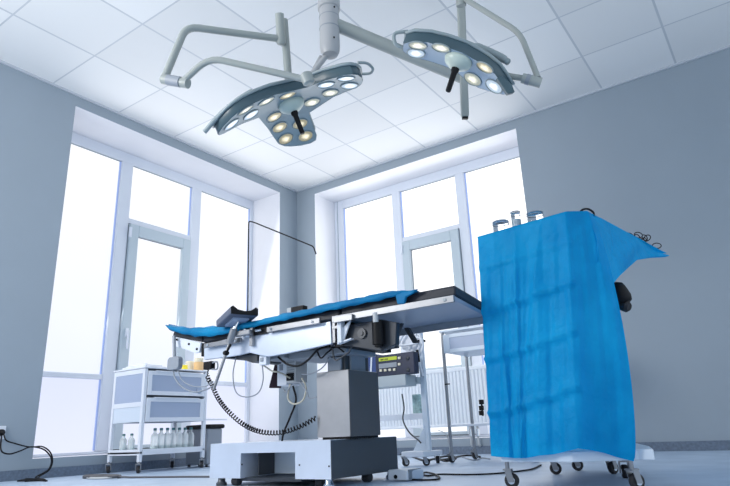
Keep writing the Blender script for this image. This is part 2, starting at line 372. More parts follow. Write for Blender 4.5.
# ------------------------------------------------------------------ surgical lamps
def lamp_head(root, c, n, xaxis, outline, dish, lenses, lens_r, hubr, thick, face_m, rimoff=.0, handle_dir=None, handle_r=.0155):
    """c centre, n upward normal, outline/lenses given in the local (u, v) frame of the underside"""
    n = V(n).normalized(); ux = (V(xaxis) - n*V(xaxis).dot(n)).normalized(); vy = n.cross(ux)
    S = lambda u, v, h=0: V(c) + ux*u + vy*v + n*(-dish*(u*u+v*v) + h)
    # underside face
    bm = NB(); rings = []; K = 7
    for k in range(1, K+1): rings.append([bm.verts.new(S(u*k/K, v*k/K)) for u, v in outline])
    cv = bm.verts.new(S(0, 0)); N = len(outline)
    for i in range(N): bm.faces.new([cv, rings[0][i], rings[0][(i+1) % N]])
    for a, b in zip(rings, rings[1:]):
        for i in range(N): bm.faces.new([a[i], b[i], b[(i+1) % N], a[(i+1) % N]])
    obj('underside_panel', bm, face_m, root, smooth=True)
    # shell: side wall and domed back
    bm = NB(); prof = [(1.0, -.001), (1.015, thick*.15), (1.015, thick*.85), (.97, thick), (.6, thick*1.35), (.15, thick*1.5)]
    rr = [[bm.verts.new(S(u*s, v*s, h)) for u, v in outline] for s, h in prof]
    for a, b in zip(rr, rr[1:]):
        for i in range(N): bm.faces.new([a[i], b[i], b[(i+1) % N], a[(i+1) % N]])
    bm.faces.new(rr[-1])
    obj('shell', bm, TEAL, root, smooth=True)
    bm = NB(); pts = [S(u*1.03, v*1.03, thick*.98) for u, v in outline]; tube(bm, pts+[pts[0]], .009, 8, False)
    obj('rim', bm, RIMM, root, smooth='all')
    for (u, v, m, r) in lenses:
        nn = (n + (ux*u + vy*v)*(2*dish)).normalized()   # normal of the dished face
        p = S(u, v) - nn*.001
        bm = NB(); lathe(bm, p, -nn, [(r, 0), (r, .0015), (r*.8, .003), (r*.4, .004), (.001, .0045)], 24)
        lo = obj('lens', bm, m, root, smooth=True, loc=p)
        bm = NB(); pr = []
        e1 = nn.orthogonal().normalized(); e2 = nn.cross(e1)
        pr = [p + (e1*math.cos(2*PI*k/24)+e2*math.sin(2*PI*k/24))*(r+.002) - nn*.003 for k in range(25)]
        tube(bm, pr, .0035, 6, False); obj('lens_ring', bm, RIMM, lo, smooth='all')
    # hub and sterile handle
    bm = NB(); lathe(bm, S(0, 0, .01), -n, [(hubr*.9, 0), (hubr, .018), (hubr*.92, .036), (hubr*.6, .056), (hubr*.28, .066), (.002, .068)], 32)
    hb = obj('hub', bm, CAPM, root, smooth='all')
    hd = V(handle_dir).normalized() if handle_dir else -n
    a = S(0, 0, -.04); bm = NB(); lathe(bm, a, hd, [(handle_r*1.3, 0), (handle_r*1.35, .03), (handle_r, .04), (handle_r*.9, .15), (handle_r*.8, .155)], 16)
    obj('handle', bm, BLACK, root, smooth=True)
    return S, ux, vy, n

# lamp with three dished arms
t = thing('surgical_lamp', 'large three-armed operating lamp with fifteen warm and white lights, left of the ceiling column', 'surgical lamp', (2.446, -2.821, 2.031))
LAMP1 = t
n1 = V((-.196, -.297, .935)).normalized()
Rm = Euler((.308, -.197, 6.25), 'XYZ').to_matrix(); xa = Rm @ V((1, 0, 0)); n1 = Rm @ V((0, 0, 1))
petal = [(.185, -.075), (.30, -.068), (.415, -.066), (.452, -.050), (.462, -.01), (.448, .05), (.415, .115), (.385, .150), (.34, .176), (.26, .182), (.17, .185)]
outl = []
for k in range(3):
    a = k*2*PI/3
    for u, w_ in petal: outl.append((u*math.cos(a)-w_*math.sin(a), u*math.sin(a)+w_*math.cos(a)))
LL = []
rows = [(.064, .122), (.199, .122), (.33, .122), (.257, .001), (.385, .001)]
mats = [[LENSN, LENSN, LENSC, LENSC, LENSC], [LENSW, LENSW, LENSW, LENSW, LENSW], [LENSW, LENSN, LENSN, LENSC, LENSC]]
for k in range(3):
    a = k*2*PI/3
    for j, (u, w_) in enumerate(rows): LL.append((u*math.cos(a)-w_*math.sin(a), u*math.sin(a)+w_*math.cos(a), mats[k][j], .046))
S1, _, _, _ = lamp_head(t, (2.446, -2.821, 2.031), n1, xa, outl, .466, LL, .046, .078, .062, LFACE2, handle_dir=None)
# grip rails on the ends of two arms
def yoke(parent, pts, r, nm='yoke', m=ARMM, rad=.08):
    bm = NB(); tube(bm, smoothpath(pts, rad), r, 12); return obj(nm, bm, m, parent, smooth=True)
yoke(t, [D(358, 62.5, 3.22), D(368, 63, 3.25), D(373.5, 69, 3.3), D(371, 73.5, 3.34), D(362, 74, 3.36)], .008, 'grip_rail', RIMM, .03)
yoke(t, [D(252, 91, 3.2), D(238, 99, 3.15), D(219, 115, 3.14), D(204.5, 132, 3.16)], .013, 'grip_rail', RIMM, .3)
# suspension of this lamp
bm = NB(); cyl(bm, D(279.5, 14, 3.6), D(281, 42, 3.6), .026, 20); lathe(bm, D(281, 42, 3.6), D(281, 46, 3.6)-D(281, 42, 3.6), [(.03, -.03), (.03, .0), (.022, .015), (.002, .02)], 20)
obj('spindle', bm, ARMM, t, smooth=True)
yoke(t, [D(281, 39, 3.6), D(186, 26.5, 3.35), D(165, 77, 3.25)], .021, 'upper_yoke', rad=.07)
bm = NB(); cyl(bm, D(163, 79, 3.25), D(188, 83.5, 3.2), .028, 20); obj('swivel_joint', bm, ARMM, t, smooth=True)
bm = NB(); cyl(bm, D(168.5, 80, 3.24), D(181, 82.2, 3.21), .0295, 20); obj('joint_collar', bm, GREYP, t, smooth=True)
yoke(t, [D(184.5, 80, 3.2), D(209, 57.5, 3.17), D(310, 80.5, 3.12)], .018, 'lower_yoke', rad=.09)
bm = NB(); lathe(bm, D(307, 78, 3.12), n1, [(.02, -.04), (.032, -.03), (.034, .02), (.02, .03)], 18); obj('yoke_mount', bm, ARMM, t, smooth=True)
yoke(t, [D(284, 20, 3.68), D(288.5, 80, 3.62)], .024, 'suspension_tube')
yoke(t, [D(326, 56, 3.55), D(312, 74, 3.5)], .017, 'link_arm', COLM)
yoke(t, [D(321, 57, 3.6), D(315, 68, 3.55)], .014, 'link_arm', COLM)

# second lamp: outline measured on its dished underside
c2 = D(459, 59.5, 3.1); n2 = V((.401, .127, .907)).normalized()
t2 = thing('surgical_lamp', 'smaller two-winged operating lamp with cool white lights, right of the ceiling column', 'surgical lamp', c2)
ux2 = (RT - n2*RT.dot(n2)).normalized(); vy2 = n2.cross(ux2); K2 = .55
def hit(px, py):
    d = ray(px, py); s = 3.1
    lo, hi = None, None; prev = None; k = 2.3
    def f(s):
        q = CAMP + d*s - c2; u, v, h = q.dot(ux2), q.dot(vy2), q.dot(n2); return h + K2*(u*u+v*v)
    best = None
    s0 = (c2-CAMP).dot(n2)/d.dot(n2); a = s0
    for _ in range(40):       # Newton from the flat solution
        e = 1e-4; df = (f(a+e)-f(a))/e
        if abs(df) < 1e-6: break
        a -= max(-.05, min(.05, f(a)/df))
    q = CAMP + d*a - c2; return (q.dot(ux2), q.dot(vy2), a)
OUT2 = [(403.5, 43.7), (403, 51), (409, 56), (429, 61), (443, 65.5), (455, 70.5), (468.5, 82), (478, 87.5), (489, 91), (503.5, 94.5), (508, 93), (501.4, 83), (495, 74), (485, 66), (477.8, 61.3), (469, 56.5), (462.3, 52.6), (455, 50), (445, 46.5), (428, 42.3), (412, 41.2)]
o2 = [hit(*p) for p in OUT2]
print('lamp2 outline', [tuple(round(x, 3) for x in p) for p in o2])
L2 = [(417.9, 45, LENSN, .045), (416, 52.7, LENSC, .045), (441, 47.3, LENSN, .045), (485, 67, LENSW, .045), (472.8, 78.8, LENSN, .048), (494.2, 86, LENSC, .048)]
l2 = []
for px, py, m, r in L2: h_ = hit(px, py); l2.append((h_[0], h_[1], m, r))
print('lamp2 lenses', [(round(a, 3), round(b, 3)) for a, b, _, _ in l2])
lamp_head(t2, c2, n2, ux2, [(p[0], p[1]) for p in o2], K2, l2, .045, .075, .065, LFACE, handle_dir=D(451, 90, 3.02)-D(459, 66, 3.06))
yoke(t2, [D(408, 31.5, 3.2), D(393, 33, 3.2), D(395, 45, 3.2), D(405, 48, 3.2)], .010, 'grip_rail', RIMM, .03)
bm = NB(); cyl(bm, D(460.5, -6, 3.45), D(461.3, 6, 3.45), .029, 20); obj('spindle', bm, ARMM, t2, smooth=True)
yoke(t2, [D(461, -3, 3.45), D(470, 2, 3.4), D(520, 33, 3.2), D(538, 78, 3.1)], .0155, 'upper_yoke', rad=.07)
bm = NB(); cyl(bm, D(522, 78, 3.12), D(541, 83, 3.1), .027, 20); obj('swivel_joint', bm, ARMM, t2, smooth=True)
bm = NB(); cyl(bm, D(526, 79, 3.115), D(530, 80.2, 3.11), .0285, 20); obj('joint_collar', bm, GREYP, t2, smooth=True)
yoke(t2, [D(524, 78.5, 3.12), D(505, 75.5, 3.16), D(488, 66, 3.22)], .016, 'lower_yoke', rad=.05)
bm = NB(); pz = V((0, 0, 1)); a, b = D(461, 3, 3.62), D(465, 117, 3.62)
boxo(bm, (a+b)/2, RT, FW, b-a, (.046, .046, (b-a).length)); obj('suspension_tube', bm, ARMM, t2, bevel=.008)
bm = NB(); e = (b-a).normalized(); boxo(bm, b+e*.004, RT, FW, e, (.034, .034, .02)); obj('end_cap', bm, BLACK, t2)
# white notch cover and back ridge
bm = NB(); prism(bm, [D(501, 75, 3.05), D(497, 78, 3.05), D(508, 94, 3.02), D(515, 92, 3.02), D(512, 84, 3.03)], FW*.04); obj('end_plate', bm, TEAL, t2, bevel=.004)
bm = NB(); tube(bm, spline([D(466, 42, 3.22), D(485, 50, 3.2), D(500, 57, 3.16), D(508, 62, 3.12)], 5), [.012]*3+[.022]*10+[.018]*3, 10); obj('back_ridge', bm, RIMM, t2, smooth='all')

# ceiling column with its horizontal arm
cx, cy = 2.618, -2.663
t = thing('ceiling_column', 'white ceiling column with an inclined round arm carrying the operating lamps', 'ceiling column', (cx, cy, 3.05))
bm = NB(); lathe(bm, (cx, cy, 3.05), (0, 0, -1), [(.14, 0), (.14, .03), (.075, .06), (.068, .07), (.068, .36), (.06, .365)], 32); obj('upper_sleeve', bm, COLM, t, smooth=True)
bm = NB(); lathe(bm, (cx, cy, 2.69), (0, 0, -1), [(.06, 0), (.06, .27), (.057, .30), (.045, .325), (.002, .335)], 32); obj('swivel_sleeve', bm, COLM, t, smooth=True)
bm = NB(); lathe(bm, (cx, cy, 2.55), (0, 0, -1), [(.0615, 0), (.0615, .006)], 32); lathe(bm, (cx, cy, 2.63), (0, 0, -1), [(.0615, 0), (.0615, .004)], 32); obj('joint_ring', bm, GREYP, t, smooth=True)
for px, py in ((334.3, 6.5), (334, 37)):
    q = D(px, py, 3.49); bm = NB(); lathe(bm, q, -FW, [(.005, -.01), (.005, .0)], 10); obj('screw', bm, BLACK, t)
bm = NB(); a, b = V((cx, cy, 2.60)), D(462, 77, 3.66); cyl(bm, a+(b-a)*.03, b, .040, 24); obj('arm', bm, ARMM, t, smooth=True)

# ------------------------------------------------------------------ operating table
t = thing('operating_table', 'long steel operating table on a silver box base with black pads', 'operating table', (2.42, -2.77, 0))
OT = t
# base: inverted u with a window in the near face
bm = NB()
bx0, bx1, by0, by1, bz0, bz1 = 2.03, 2.795, -2.955, -2.43, .036, .195
box(bm, (bx0, by0, .148), (bx1-.003, by1, bz1)); box(bm, (bx0, by0, bz0), (2.245, by1, .148)); box(bm, (2.59, by0, bz0), (bx1-.003, by1, .148))
bmesh.ops.remove_doubles(bm, verts=bm.verts, dist=1e-5)
obj('base', bm, SILV, t)
bm = NB(); box(bm, (bx1-.003, by0+.001, bz0), (bx1, by1, bz1-.002)); obj('base_side_shade', bm, mat('base_side_shaded_steel', (.085, .095, .11), .4, metal=.3), t)  # thin slab; dark reflections on the base's side face put into its colour
bm = NB(); box(bm, (2.245, by0+.17, bz0+.01), (2.59, by0+.175, .147)); obj('back_plate', bm, WHITEC, t)
bm = NB(); box(bm, (2.302, by0+.06, bz0+.01), (2.306, by0+.168, .147)); obj('inner_plate', bm, DKSTEEL, t)
bm = NB(); box(bm, (2.16, by0+.03, .022), (2.6, by1-.03, .038)); obj('under_plate', bm, DKMET, t)
for x, y in ((2.09, -2.93), (2.76, -2.93), (2.77, -2.46), (2.06, -2.46)):
    bm = NB(); lathe(bm, (x, y, 0), (0, 0, 1), [(.026, 0), (.026, .012), (.018, .02), (.016, .04)], 16); obj('foot', bm, DKSTEEL if x < 2.5 else CHROME, t, smooth=True)
for x, y in ((2.19, -2.925), (2.69, -2.90), (2.77, -2.66)):
    bm = NB(); lathe(bm, (x-.02, y, .022), (1, 0, 0), [(.018, 0), (.021, .005), (.021, .035), (.018, .04)], 18); obj('castor', bm, RUBBER, t, smooth=True)
for px, py in ((242, 464.5), (299.5, 465), (329, 466.3)):
    q = A(px, py, 1, by0-.001); bm = NB(); lathe(bm, q, (0, -1, 0), [(.0035, -.002), (.0035, .002)], 10); obj('screw', bm, BLACK, t)
# column
bm = NB(); box(bm, (2.635, -2.852, .205), (2.822, -2.612, .497)); obj('column_cover', bm, STEELC, t, bevel=.002)
bm = NB(); box(bm, (2.820, -2.851, .206), (2.824, -2.613, .494)); obj('column_side_shade', bm, mat('column_side_shaded_steel', (.13, .125, .13), .4, metal=.3), t)  # column's right face: darkness from reflections put into this slab's colour
bm = NB(); box(bm, (2.66, -2.845, .194), (2.815, -2.62, .206)); obj('column_gap', bm, BLACK, t)
bm = NB(); box(bm, (2.685, -2.83, .497), (2.79, -2.64, .595)); obj('inner_column', bm, DKSTEEL, t, bevel=.003)
bm = NB(); box(bm, (2.70, -2.846, .497), (2.775, -2.83, .56)); box(bm, (2.79, -2.80, .497), (2.80, -2.68, .57)); obj('column_bracket', bm, GREYP, t, bevel=.004)
yN, yF = -3.0, -2.58
# main frame: silver box beams, left and right of the kidney bridge
def xz(pts, y0, y1, nm, m, bv=.003):
    bm = NB(); prism(bm, [(x, y0, z) for x, z in pts], (0, y1-y0, 0)); return obj(nm, bm, m, t, bevel=bv)
q = lambda px, py, y=-3.0: (A(px, py, 1, y).x, A(px, py, 1, y).z)
xz([(2.335, .690), (2.842, .697), (2.845, .597), (2.60, .583), (2.46, .580), (2.40, .594), (2.335, .612)], yN, yN+.018, 'frame_beam', SILV)
xz([(2.335, .690), (2.842, .697), (2.845, .62), (2.40, .62)], yF-.018, yF, 'frame_beam', SILV)
xz([(2.00, .690), (2.25, .700), (2.335, .700), (2.335, .612), (2.26, .607), (2.006, .609)], yN, yN+.018, 'frame_beam', SILV)
xz([(2.00, .690), (2.335, .700), (2.335, .612), (2.006, .62)], yF-.018, yF, 'frame_beam', SILV)
for xx in (2.02, 2.30, 2.80):
    bm = NB(); box(bm, (xx, yN+.018, .625), (xx+.025, yF-.018, .68)); obj('cross_member', bm, DKMET, t)
# tapered foot end
xz([(1.735, .760), (1.853, .735), (1.975, .702), (1.965, .652), (1.93, .652), (1.76, .708), (1.735, .73)], yN, yN+.016, 'leg_section_bracket', WHITE)
xz([(1.735, .760), (1.853, .735), (1.975, .702), (1.965, .652), (1.76, .708)], yF-.016, yF, 'leg_section_bracket', WHITE)
xz([(1.965, .70), (2.005, .70), (2.005, .645), (1.97, .63)], yN+.01, yF-.01, 'hinge_block', BLACK)
for px, py in ((177, 339.5), (189, 344), (174, 342), (197, 349)):
    p_ = A(px, py, 1, yN-.001); bm = NB(); lathe(bm, p_, (0, -1, 0), [(.006, -.004), (.006, .004)], 10); obj('screw', bm, BLACK, t)
# accessory side rails
def rail(x0, x1, z0, z1, y, nm='side_rail'):
    bm = NB(); box(bm, (x0, y-.012, z0), (x1, y, z1)); return obj(nm, bm, STEEL, t, bevel=.002)
for (x0, x1, z0, z1) in ((2.03, 2.30, .664, .688), (2.475, 2.80, .690, .716), (2.87, 3.468, .684, .712)):
    for y in (yN-.014, yF+.026):
        r_ = rail(x0, x1, z0, z1, y)
        if y < -2.8:
            for xx in (x0+.03, x1-.04):
                bm = NB(); cyl(bm, (xx, y-.004+.0, (z0+z1)/2), (xx, y-.015, (z0+z1)/2), .007, 12); obj('rail_bolt', bm, CHROME, r_)
                bm = NB(); cyl(bm, (xx, y, (z0+z1)/2), (xx, y+.016, (z0+z1)/2), .008, 12); obj('rail_spacer', bm, STEEL, r_)
rail(2.89, 2.99, .678, .705, yN-.028, 'rail_clamp')
# head section: deck, pad, underside
bm = NB(); prism(bm, [(2.88, yN, .694), (3.462, yN, .694), (3.41, yN+.36, .694), (3.40, yF, .694), (2.88, yF, .694)], (0, 0, .018)); obj('head_deck', bm, mat('deck_underside', (.34, .38, .47), .35), t, bevel=.003)
bm = NB(); box(bm, (2.93, yF-.001, .664), (3.41, yF+.008, .72)); obj('deck_edge', bm, GREYP, t)
def pad(nm, pts, z, h, m=PADM):
    bm = NB(); prism(bm, [(x, y, z) for x, y in pts], (0, 0, h)); return obj(nm, bm, m, t, bevel=.008, smooth=True)
pad('head_pad', [(2.90, yN+.002), (3.465, yN+.002), (3.412, yN+.36), (3.405, yF-.004), (2.90, yF-.004)], .713, .043)
pad('back_pad', [(2.36, yN+.004), (2.89, yN+.004), (2.89, yF-.004), (2.36, yF-.004)], .702, .045)
pad('seat_pad', [(1.985, yN+.004), (2.35, yN+.004), (2.35, yF-.004), (1.985, yF-.004)], .700, .045)
bm = NB(); prism(bm, [(1.73, yN+.004, .765), (1.98, yN+.004, .704), (1.98, yN+.004, .745), (1.745, yN+.004, .800)], (0, yF-yN-.008, 0)); obj('leg_pad', bm, PADM, t, bevel=.006)
# joint mechanism between back and head section
xz([(2.925, .672), (3.10, .672), (3.175, .650), (3.165, .560), (3.09, .540), (2.93, .578), (2.868, .590)], yN+.02, yN+.05, 'gear_housing', DKMET)
xz([(2.80, .672), (2.93, .672), (2.95, .60), (2.80, .60)], yF-.05, yF-.02, 'gear_housing', DKMET)
bm = NB(); box(bm, (2.87, yN+.05, .60), (2.94, yF-.05, .675)); obj('gear_bridge', bm, DKMET, t)
bm = NB(); cyl(bm, V((3.0, yN+.012, .625)), V((3.0, yN+.022, .625)), .022, 20); cyl(bm, (3.0, yN+.008, .625), (3.0, yN+.014, .625), .010, 12); obj('gear_bolt', bm, DKSTEEL, t, smooth=True)
bm = NB(); cyl(bm, (3.095, yN-.0, .565), (3.095, yN+.0, .665), .026, 20); cyl(bm, (3.095, yN, .555), (3.095, yN, .575), .018, 16); obj('actuator', bm, BLACK, t, smooth=True)
bm = NB(); cyl(bm, (3.10, yN-.022, .655), (3.10, yN-.022, .695), .012, 14); obj('actuator_cap', bm, LGREYP, t, smooth=True)
bm = NB(); box(bm, (2.893, yN-.02, .592), (2.915, yN+.01, .70)); prism(bm, [(2.915, yN-.005, .66), (2.96, yN-.005, .69), (2.915, yN-.005, .60)], (0, .008, 0)); obj('hinge_plate', bm, WHITE, t, bevel=.002)
bm = NB(); box(bm, (2.855, yN-.006, .66), (2.893, yN+.012, .672)); box(bm, (2.855, yN-.003, .60), (2.868, yN+.012, .69)); obj('hinge_link', bm, STEEL, t)
bm = NB(); box(bm, (2.846, yN+.02, .585), (2.90, yF-.02, .70)); obj('hinge_block', bm, BLACK, t)
bm = NB(); prism(bm, [(2.885, yN-.01, .588), (2.96, yN-.01, .603), (2.96, yN-.01, .608), (2.885, yN-.01, .597)], (0, .02, 0)); obj('catch_plate', bm, WHITE, t)
for s in ((400, 322, 409, 341), (403, 322, 412, 340)):
    pass
bm = NB(); a, b = A(401, 323, 1, -2.72), A(392, 344, 1, -2.72); boxo(bm, (a+b)/2, (1, 0, 0), (0, 1, 0), b-a, (.025, .02, (b-a).length)); a, b = A(407, 328, 1, -2.70), A(416, 343, 1, -2.70); boxo(bm, (a+b)/2, (1, 0, 0), (0, 1, 0), b-a, (.022, .02, (b-a).length)); obj('strut', bm, DKSTEEL, t)
# underside gear: rails and junction boxes
bm = NB(); cyl(bm, (2.36, -2.86, .60), (2.72, -2.86, .60), .008); cyl(bm, (2.36, -2.80, .59), (2.72, -2.80, .59), .008); obj('slide_rod', bm, STEEL, t, smooth=True)
bm = NB(); box(bm, (2.30, -2.93, .575), (2.50, -2.70, .607)); box(bm, (2.50, -2.90, .565), (2.85, -2.66, .60)); obj('under_tray', bm, GREYP, t, bevel=.004)
bm = NB(); prism(bm, [(2.20, -2.97, .607), (2.36, -2.97, .607), (2.36, -2.97, .57), (2.33, -2.97, .565)], (0, .2, 0)); obj('support_bracket', bm, DKSTEEL, t)
bm = NB(); q0 = A(262.5, 359, 1, -2.98); box(bm, (q0.x-.024, -2.98, q0.z-.028), (q0.x+.024, -2.95, q0.z+.022)); obj('connector_box', bm, WHITE, t, bevel=.004)
bm = NB(); box(bm, (q0.x-.012, -2.984, q0.z-.012), (q0.x+.006, -2.979, q0.z+.006)); obj('socket', bm, GREYP, t)
bm = NB(); q0 = A(240, 343, 1, -3.0); box(bm, (2.36, yN-.012, .690), (2.46, yN-.002, .712)); obj('rail_link', bm, BLACK, t)
# clamp and hinges between the sections
bm = NB(); cyl(bm, (2.33, yN-.03, .705), (2.33, yN-.005, .705), .020, 18); obj('clamp_wheel', bm, CHROME, t, smooth=True)
bm = NB(); cyl(bm, (2.40, yN-.022, .708), (2.44, yN-.022, .708), .007, 10); obj('clamp_lever', bm, CHROME, t, smooth=True)
bm = NB(); box(bm, (2.355, yN-.02, .64), (2.375, yN-.002, .735)); obj('clamp_post', bm, STEEL, t)

# control box of the hand switch and junction box under the far edge
t = thing('cable_box', 'tall white electrical box with grey side hanging under the middle of the operating table', 'junction box', A(290, 386, 1, -2.75)); 
a = A(277, 386, 1, -2.80); b = A(286.5, 362, 1, -2.80); bm = NB(); box(bm, (a.x, -2.80, a.z), (b.x, -2.70, .585)); obj('housing', bm, WHITE, t, bevel=.003)
bm = NB(); box(bm, (b.x, -2.80, a.z+.01), (b.x+.06, -2.71, .582)); obj('cover', bm, LGREYP, t, bevel=.003)
for k in range(7):
    bm = NB(); z = .57-.012*k; box(bm, (b.x+.008, -2.803, z-.003), (b.x+.054, -2.80, z)); obj('vent_slot', bm, GREYP, t)
bm = NB(); box(bm, (b.x+.006, -2.808, a.z+.02), (b.x+.05, -2.80, a.z+.055)); obj('socket', bm, BLACK, t)
bm = NB(); box(bm, (a.x+.02, -2.804, .535), (a.x+.04, -2.80, .565)); obj('switch', bm, GREYP, t)
bm = NB(); prism(bm, [A(275, 362, 1, -2.66), A(280, 362, 1, -2.66), A(279, 388, 1, -2.66), A(268.5, 388, 1, -2.66)], (0, .02, 0)); tag(obj('cloth_bag', bm, MAROON, bevel=.004), 'dark maroon bag hanging behind the white box under the operating table', 'bag')

# arm support clamped on the near rail
t = thing('arm_support', 'grey trough-shaped arm support on a chrome post, clamped to the near table rail', 'arm support', A(237, 325, 1, -3.04))
pc = [A(217.5, 323.5, 1, -3.03), A(239, 310, 1, -3.09), A(258, 312, 1, -3.00)]
bm = NB()
cA = V((2.19, -3.05, .775))
# trough: cross section extruded
ex = (A(240, 315, 1, -3.09) - A(219, 324, 1, -3.03)); ex = V((2.335, -3.09, .790)) - V((2.165, -3.02, .762)); L = ex.length; ex.normalize()
ey = V((.42, .90, 0)); ey = (ey - ex*ey.dot(ex)).normalized(); ez = ex.cross(ey)
if ez.z < 0: ez = -ez
W2 = .07; sec = [(-W2, -.012), (W2, -.012), (W2*1.02, .022), (W2*.86, .030), (W2*.5, .012), (0, .006), (-W2*.5, .012), (-W2*.86, .030), (-W2*1.02, .022)]
o0 = V((2.19, -3.00, .762)); prism(bm, [o0 + ey*a_ + ez*b_ for a_, b_ in sec], ex*(L+.02)); ap = obj('pad', bm, PADG, t, bevel=.006, smooth=True)
bm = NB(); prism(bm, [o0 + ex*(L+.0205) + ey*a_*.97 + ez*b_ for a_, b_ in sec], ex*.003); obj('end_face', bm, BLACK, t)
bm = NB(); boxo(bm, o0 + ex*L*.55 - ez*.016, ex, ey, ez, (.12, .08, .008)); obj('mount_plate', bm, DRAWER, t)
pp = o0 + ex*L*.62 - ez*.018; bm = NB(); j = A(233.5, 331, 1, -3.06); cyl(bm, pp, j, .010, 14); obj('stem', bm, CHROME, t, smooth=True)
j2 = A(229.5, 343, 1, -3.06); bm = NB(); cyl(bm, j+(j-j2)*.2, j2, .018, 18); obj('ball_joint', bm, STEEL, t, smooth=True)
j3 = A(213.5, 390, 1, -3.09); bm = NB(); cyl(bm, j2, j3, .0075, 14); obj('rod', bm, STEEL, t, smooth=True)
bm = NB(); a, b = A(231, 344, 1, -3.06), A(226, 353, 1, -3.07); cyl(bm, a, b, .006, 10); lathe(bm, b-V((0, .012, 0)), (0, 1, 0), [(.010, 0), (.012, .006), (.012, .02), (.008, .026)], 14); obj('clamp_knob', bm, BLACK, t, smooth=True)
bm = NB(); box(bm, (j.x-.01, -3.052, .69), (j.x+.10, -3.027, .715)); obj('rail_clamp', bm, STEEL, t, bevel=.004)

# anaesthesia screen bar, thin black rod
pts = [A(247.5, 330, 1, -2.5), A(248.7, 221, 1, -2.5), A(254, 222.3, 1, -2.5), A(313.5, 246.5, 1, -2.5), A(316, 254, 1, -2.5)]
bm = NB(); tube(bm, smoothpath(pts, .02), .0042, 8); tag(obj('screen_bar', bm, BLACK, smooth=True), 'thin black bent rod rising above the left end of the operating table', 'rod')

# black clamp box on far side
a = A(291, 318, 1, -2.56); b = A(306, 305.5, 1, -2.56)
bm = NB(); box(bm, (a.x+.02, -2.585, .72), (b.x, -2.545, b.z)); cl = obj('side_clamp', bm, BLACK, OT, bevel=.004)
bm = NB(); box(bm, (a.x-.015, -2.58, .72), (a.x+.018, -2.55, b.z)); obj('bracket', bm, LGREYP, cl, bevel=.003)

# blue sheet over the pads
def sheet():
    # near edge profile (x, z_top, z_hem) measured on the near side, far edge level
    prof = [(1.70, .832, .826), (1.735, .820, .800), (1.80, .806, .775), (1.87, .797, .757), (1.96, .782, .733), (2.10, .770, .718), (2.23, .762, .720), (2.36, .762, .728), (2.49, .765, .732),
            (2.62, .769, .735), (2.75, .773, .738), (2.86, .776, .740), (3.0, .777, .742), (3.12, .778, .745), (3.19, .775, .745), (3.23, .772, .757), (3.27, .768, .750), (3.30, .764, .752)]
    X = []
    for i in range(len(prof)-1):
        for k in range(4):
            tt = k/4; X.append([prof[i][j]*(1-tt)+prof[i+1][j]*tt for j in range(3)])
    X.append(list(prof[-1]))
    ys = [yN-.022, yN-.026, yN-.014, yN+.0, yN+.03, yN+.10, yN+.17, yN+.24, yN+.31, yN+.38, yF-.01, yF+.012, yF+.018]
    bm = NB(); G = []
    rnd = random.Random(3)
    for i, (x, zt, zh) in enumerate(X):
        row = []
        base = zt-.006
        # never below the pads
        for j, y in enumerate(ys):
            if j == 0: z = zh
            elif j == 1: z = zh + (zt-zh)*.5
            elif j == 2: z = zt - .006
            elif j >= len(ys)-2: z = base - .02*(j-(len(ys)-3))
            else: z = base + .004 + .004*math.sin(x*23+j*1.7) + .003*math.sin(x*51+j)
            if j <= 2: y = y + .004*math.sin(x*37+j) ; z += .0025*math.sin(x*60+j*2)
            dx = (.012*math.sin(j*1.1) if i == 0 or i == len(X)-1 else 0)
            if i > len(X)-12: dx += (-.07*min(1, max(0, (j-2)/8)))*(i-(len(X)-12))/11
            row.append(bm.verts.new((x+dx, y, z)))
        G.append(row)
    for a, b in zip(G, G[1:]):
        for j in range(len(ys)-1): bm.faces.new([a[j], b[j], b[j+1], a[j+1]])
    o = obj('table_sheet', bm, SHEET, smooth='all')
    md = o.modifiers.new('solid', 'SOLIDIFY'); md.thickness = .003; md.offset = 1
    tag(o, 'blue crumpled disposable sheet spread along the operating table pads', 'sheet')
    bm = NB()
    f = [A(397, 304, 1, yN-.03), A(404, 304, 1, yN-.03), A(406, 297, 1, yN-.03), A(418, 290.5, 1, yN-.02), A(405, 291, 1, yN-.03), A(395, 295, 1, yN-.03)]
    prism(bm, f, (0, .012, 0)); fo = obj('fold', bm, SHEET, o, bevel=.004, smooth=True)
sheet()

# hand control hanging at the foot end
t = thing('hand_control', 'grey hand control hanging on a cable at the left end of the operating table', 'hand control', A(174, 362, 1, -3.03))
a, b = A(169, 370, 1, -3.03), A(181, 356, 1, -3.03)
bm = NB(); prism(bm, [(a.x, -3.045, a.z+.008), (a.x+.012, -3.045, a.z-.004), (b.x-.012, -3.045, a.z-.004), (b.x, -3.045, a.z+.008), (b.x, -3.045, b.z-.012), (b.x-.015, -3.045, b.z), (a.x+.015, -3.045, b.z), (a.x, -3.045, b.z-.012)], (0, .03, 0)); obj('body', bm, GREYP, t, bevel=.004)
bm = NB(); tube(bm, [A(174, 336, 1, -3.025), A(174.3, 345, 1, -3.03), A(174.5, 357, 1, -3.03)], .009, 8); obj('strap', bm, GREYP, t, smooth=True)
bm = NB(); tube(bm, spline([A(173, 370, 1, -3.03), A(175, 378, 1, -3.03), A(182, 387, 1, -3.03), A(194, 392, 1, -3.03), A(206, 389.5, 1, -3.03), A(213, 386, 1, -3.03)], 6), .004, 6)
tube(bm, spline([A(178, 370, 1, -3.03), A(182, 380, 1, -3.03), A(192, 386, 1, -3.04), A(205, 386.5, 1, -3.04), A(212, 382, 1, -3.03)], 6), .003, 6)
obj('cable', bm, GREYP, t, smooth='all')

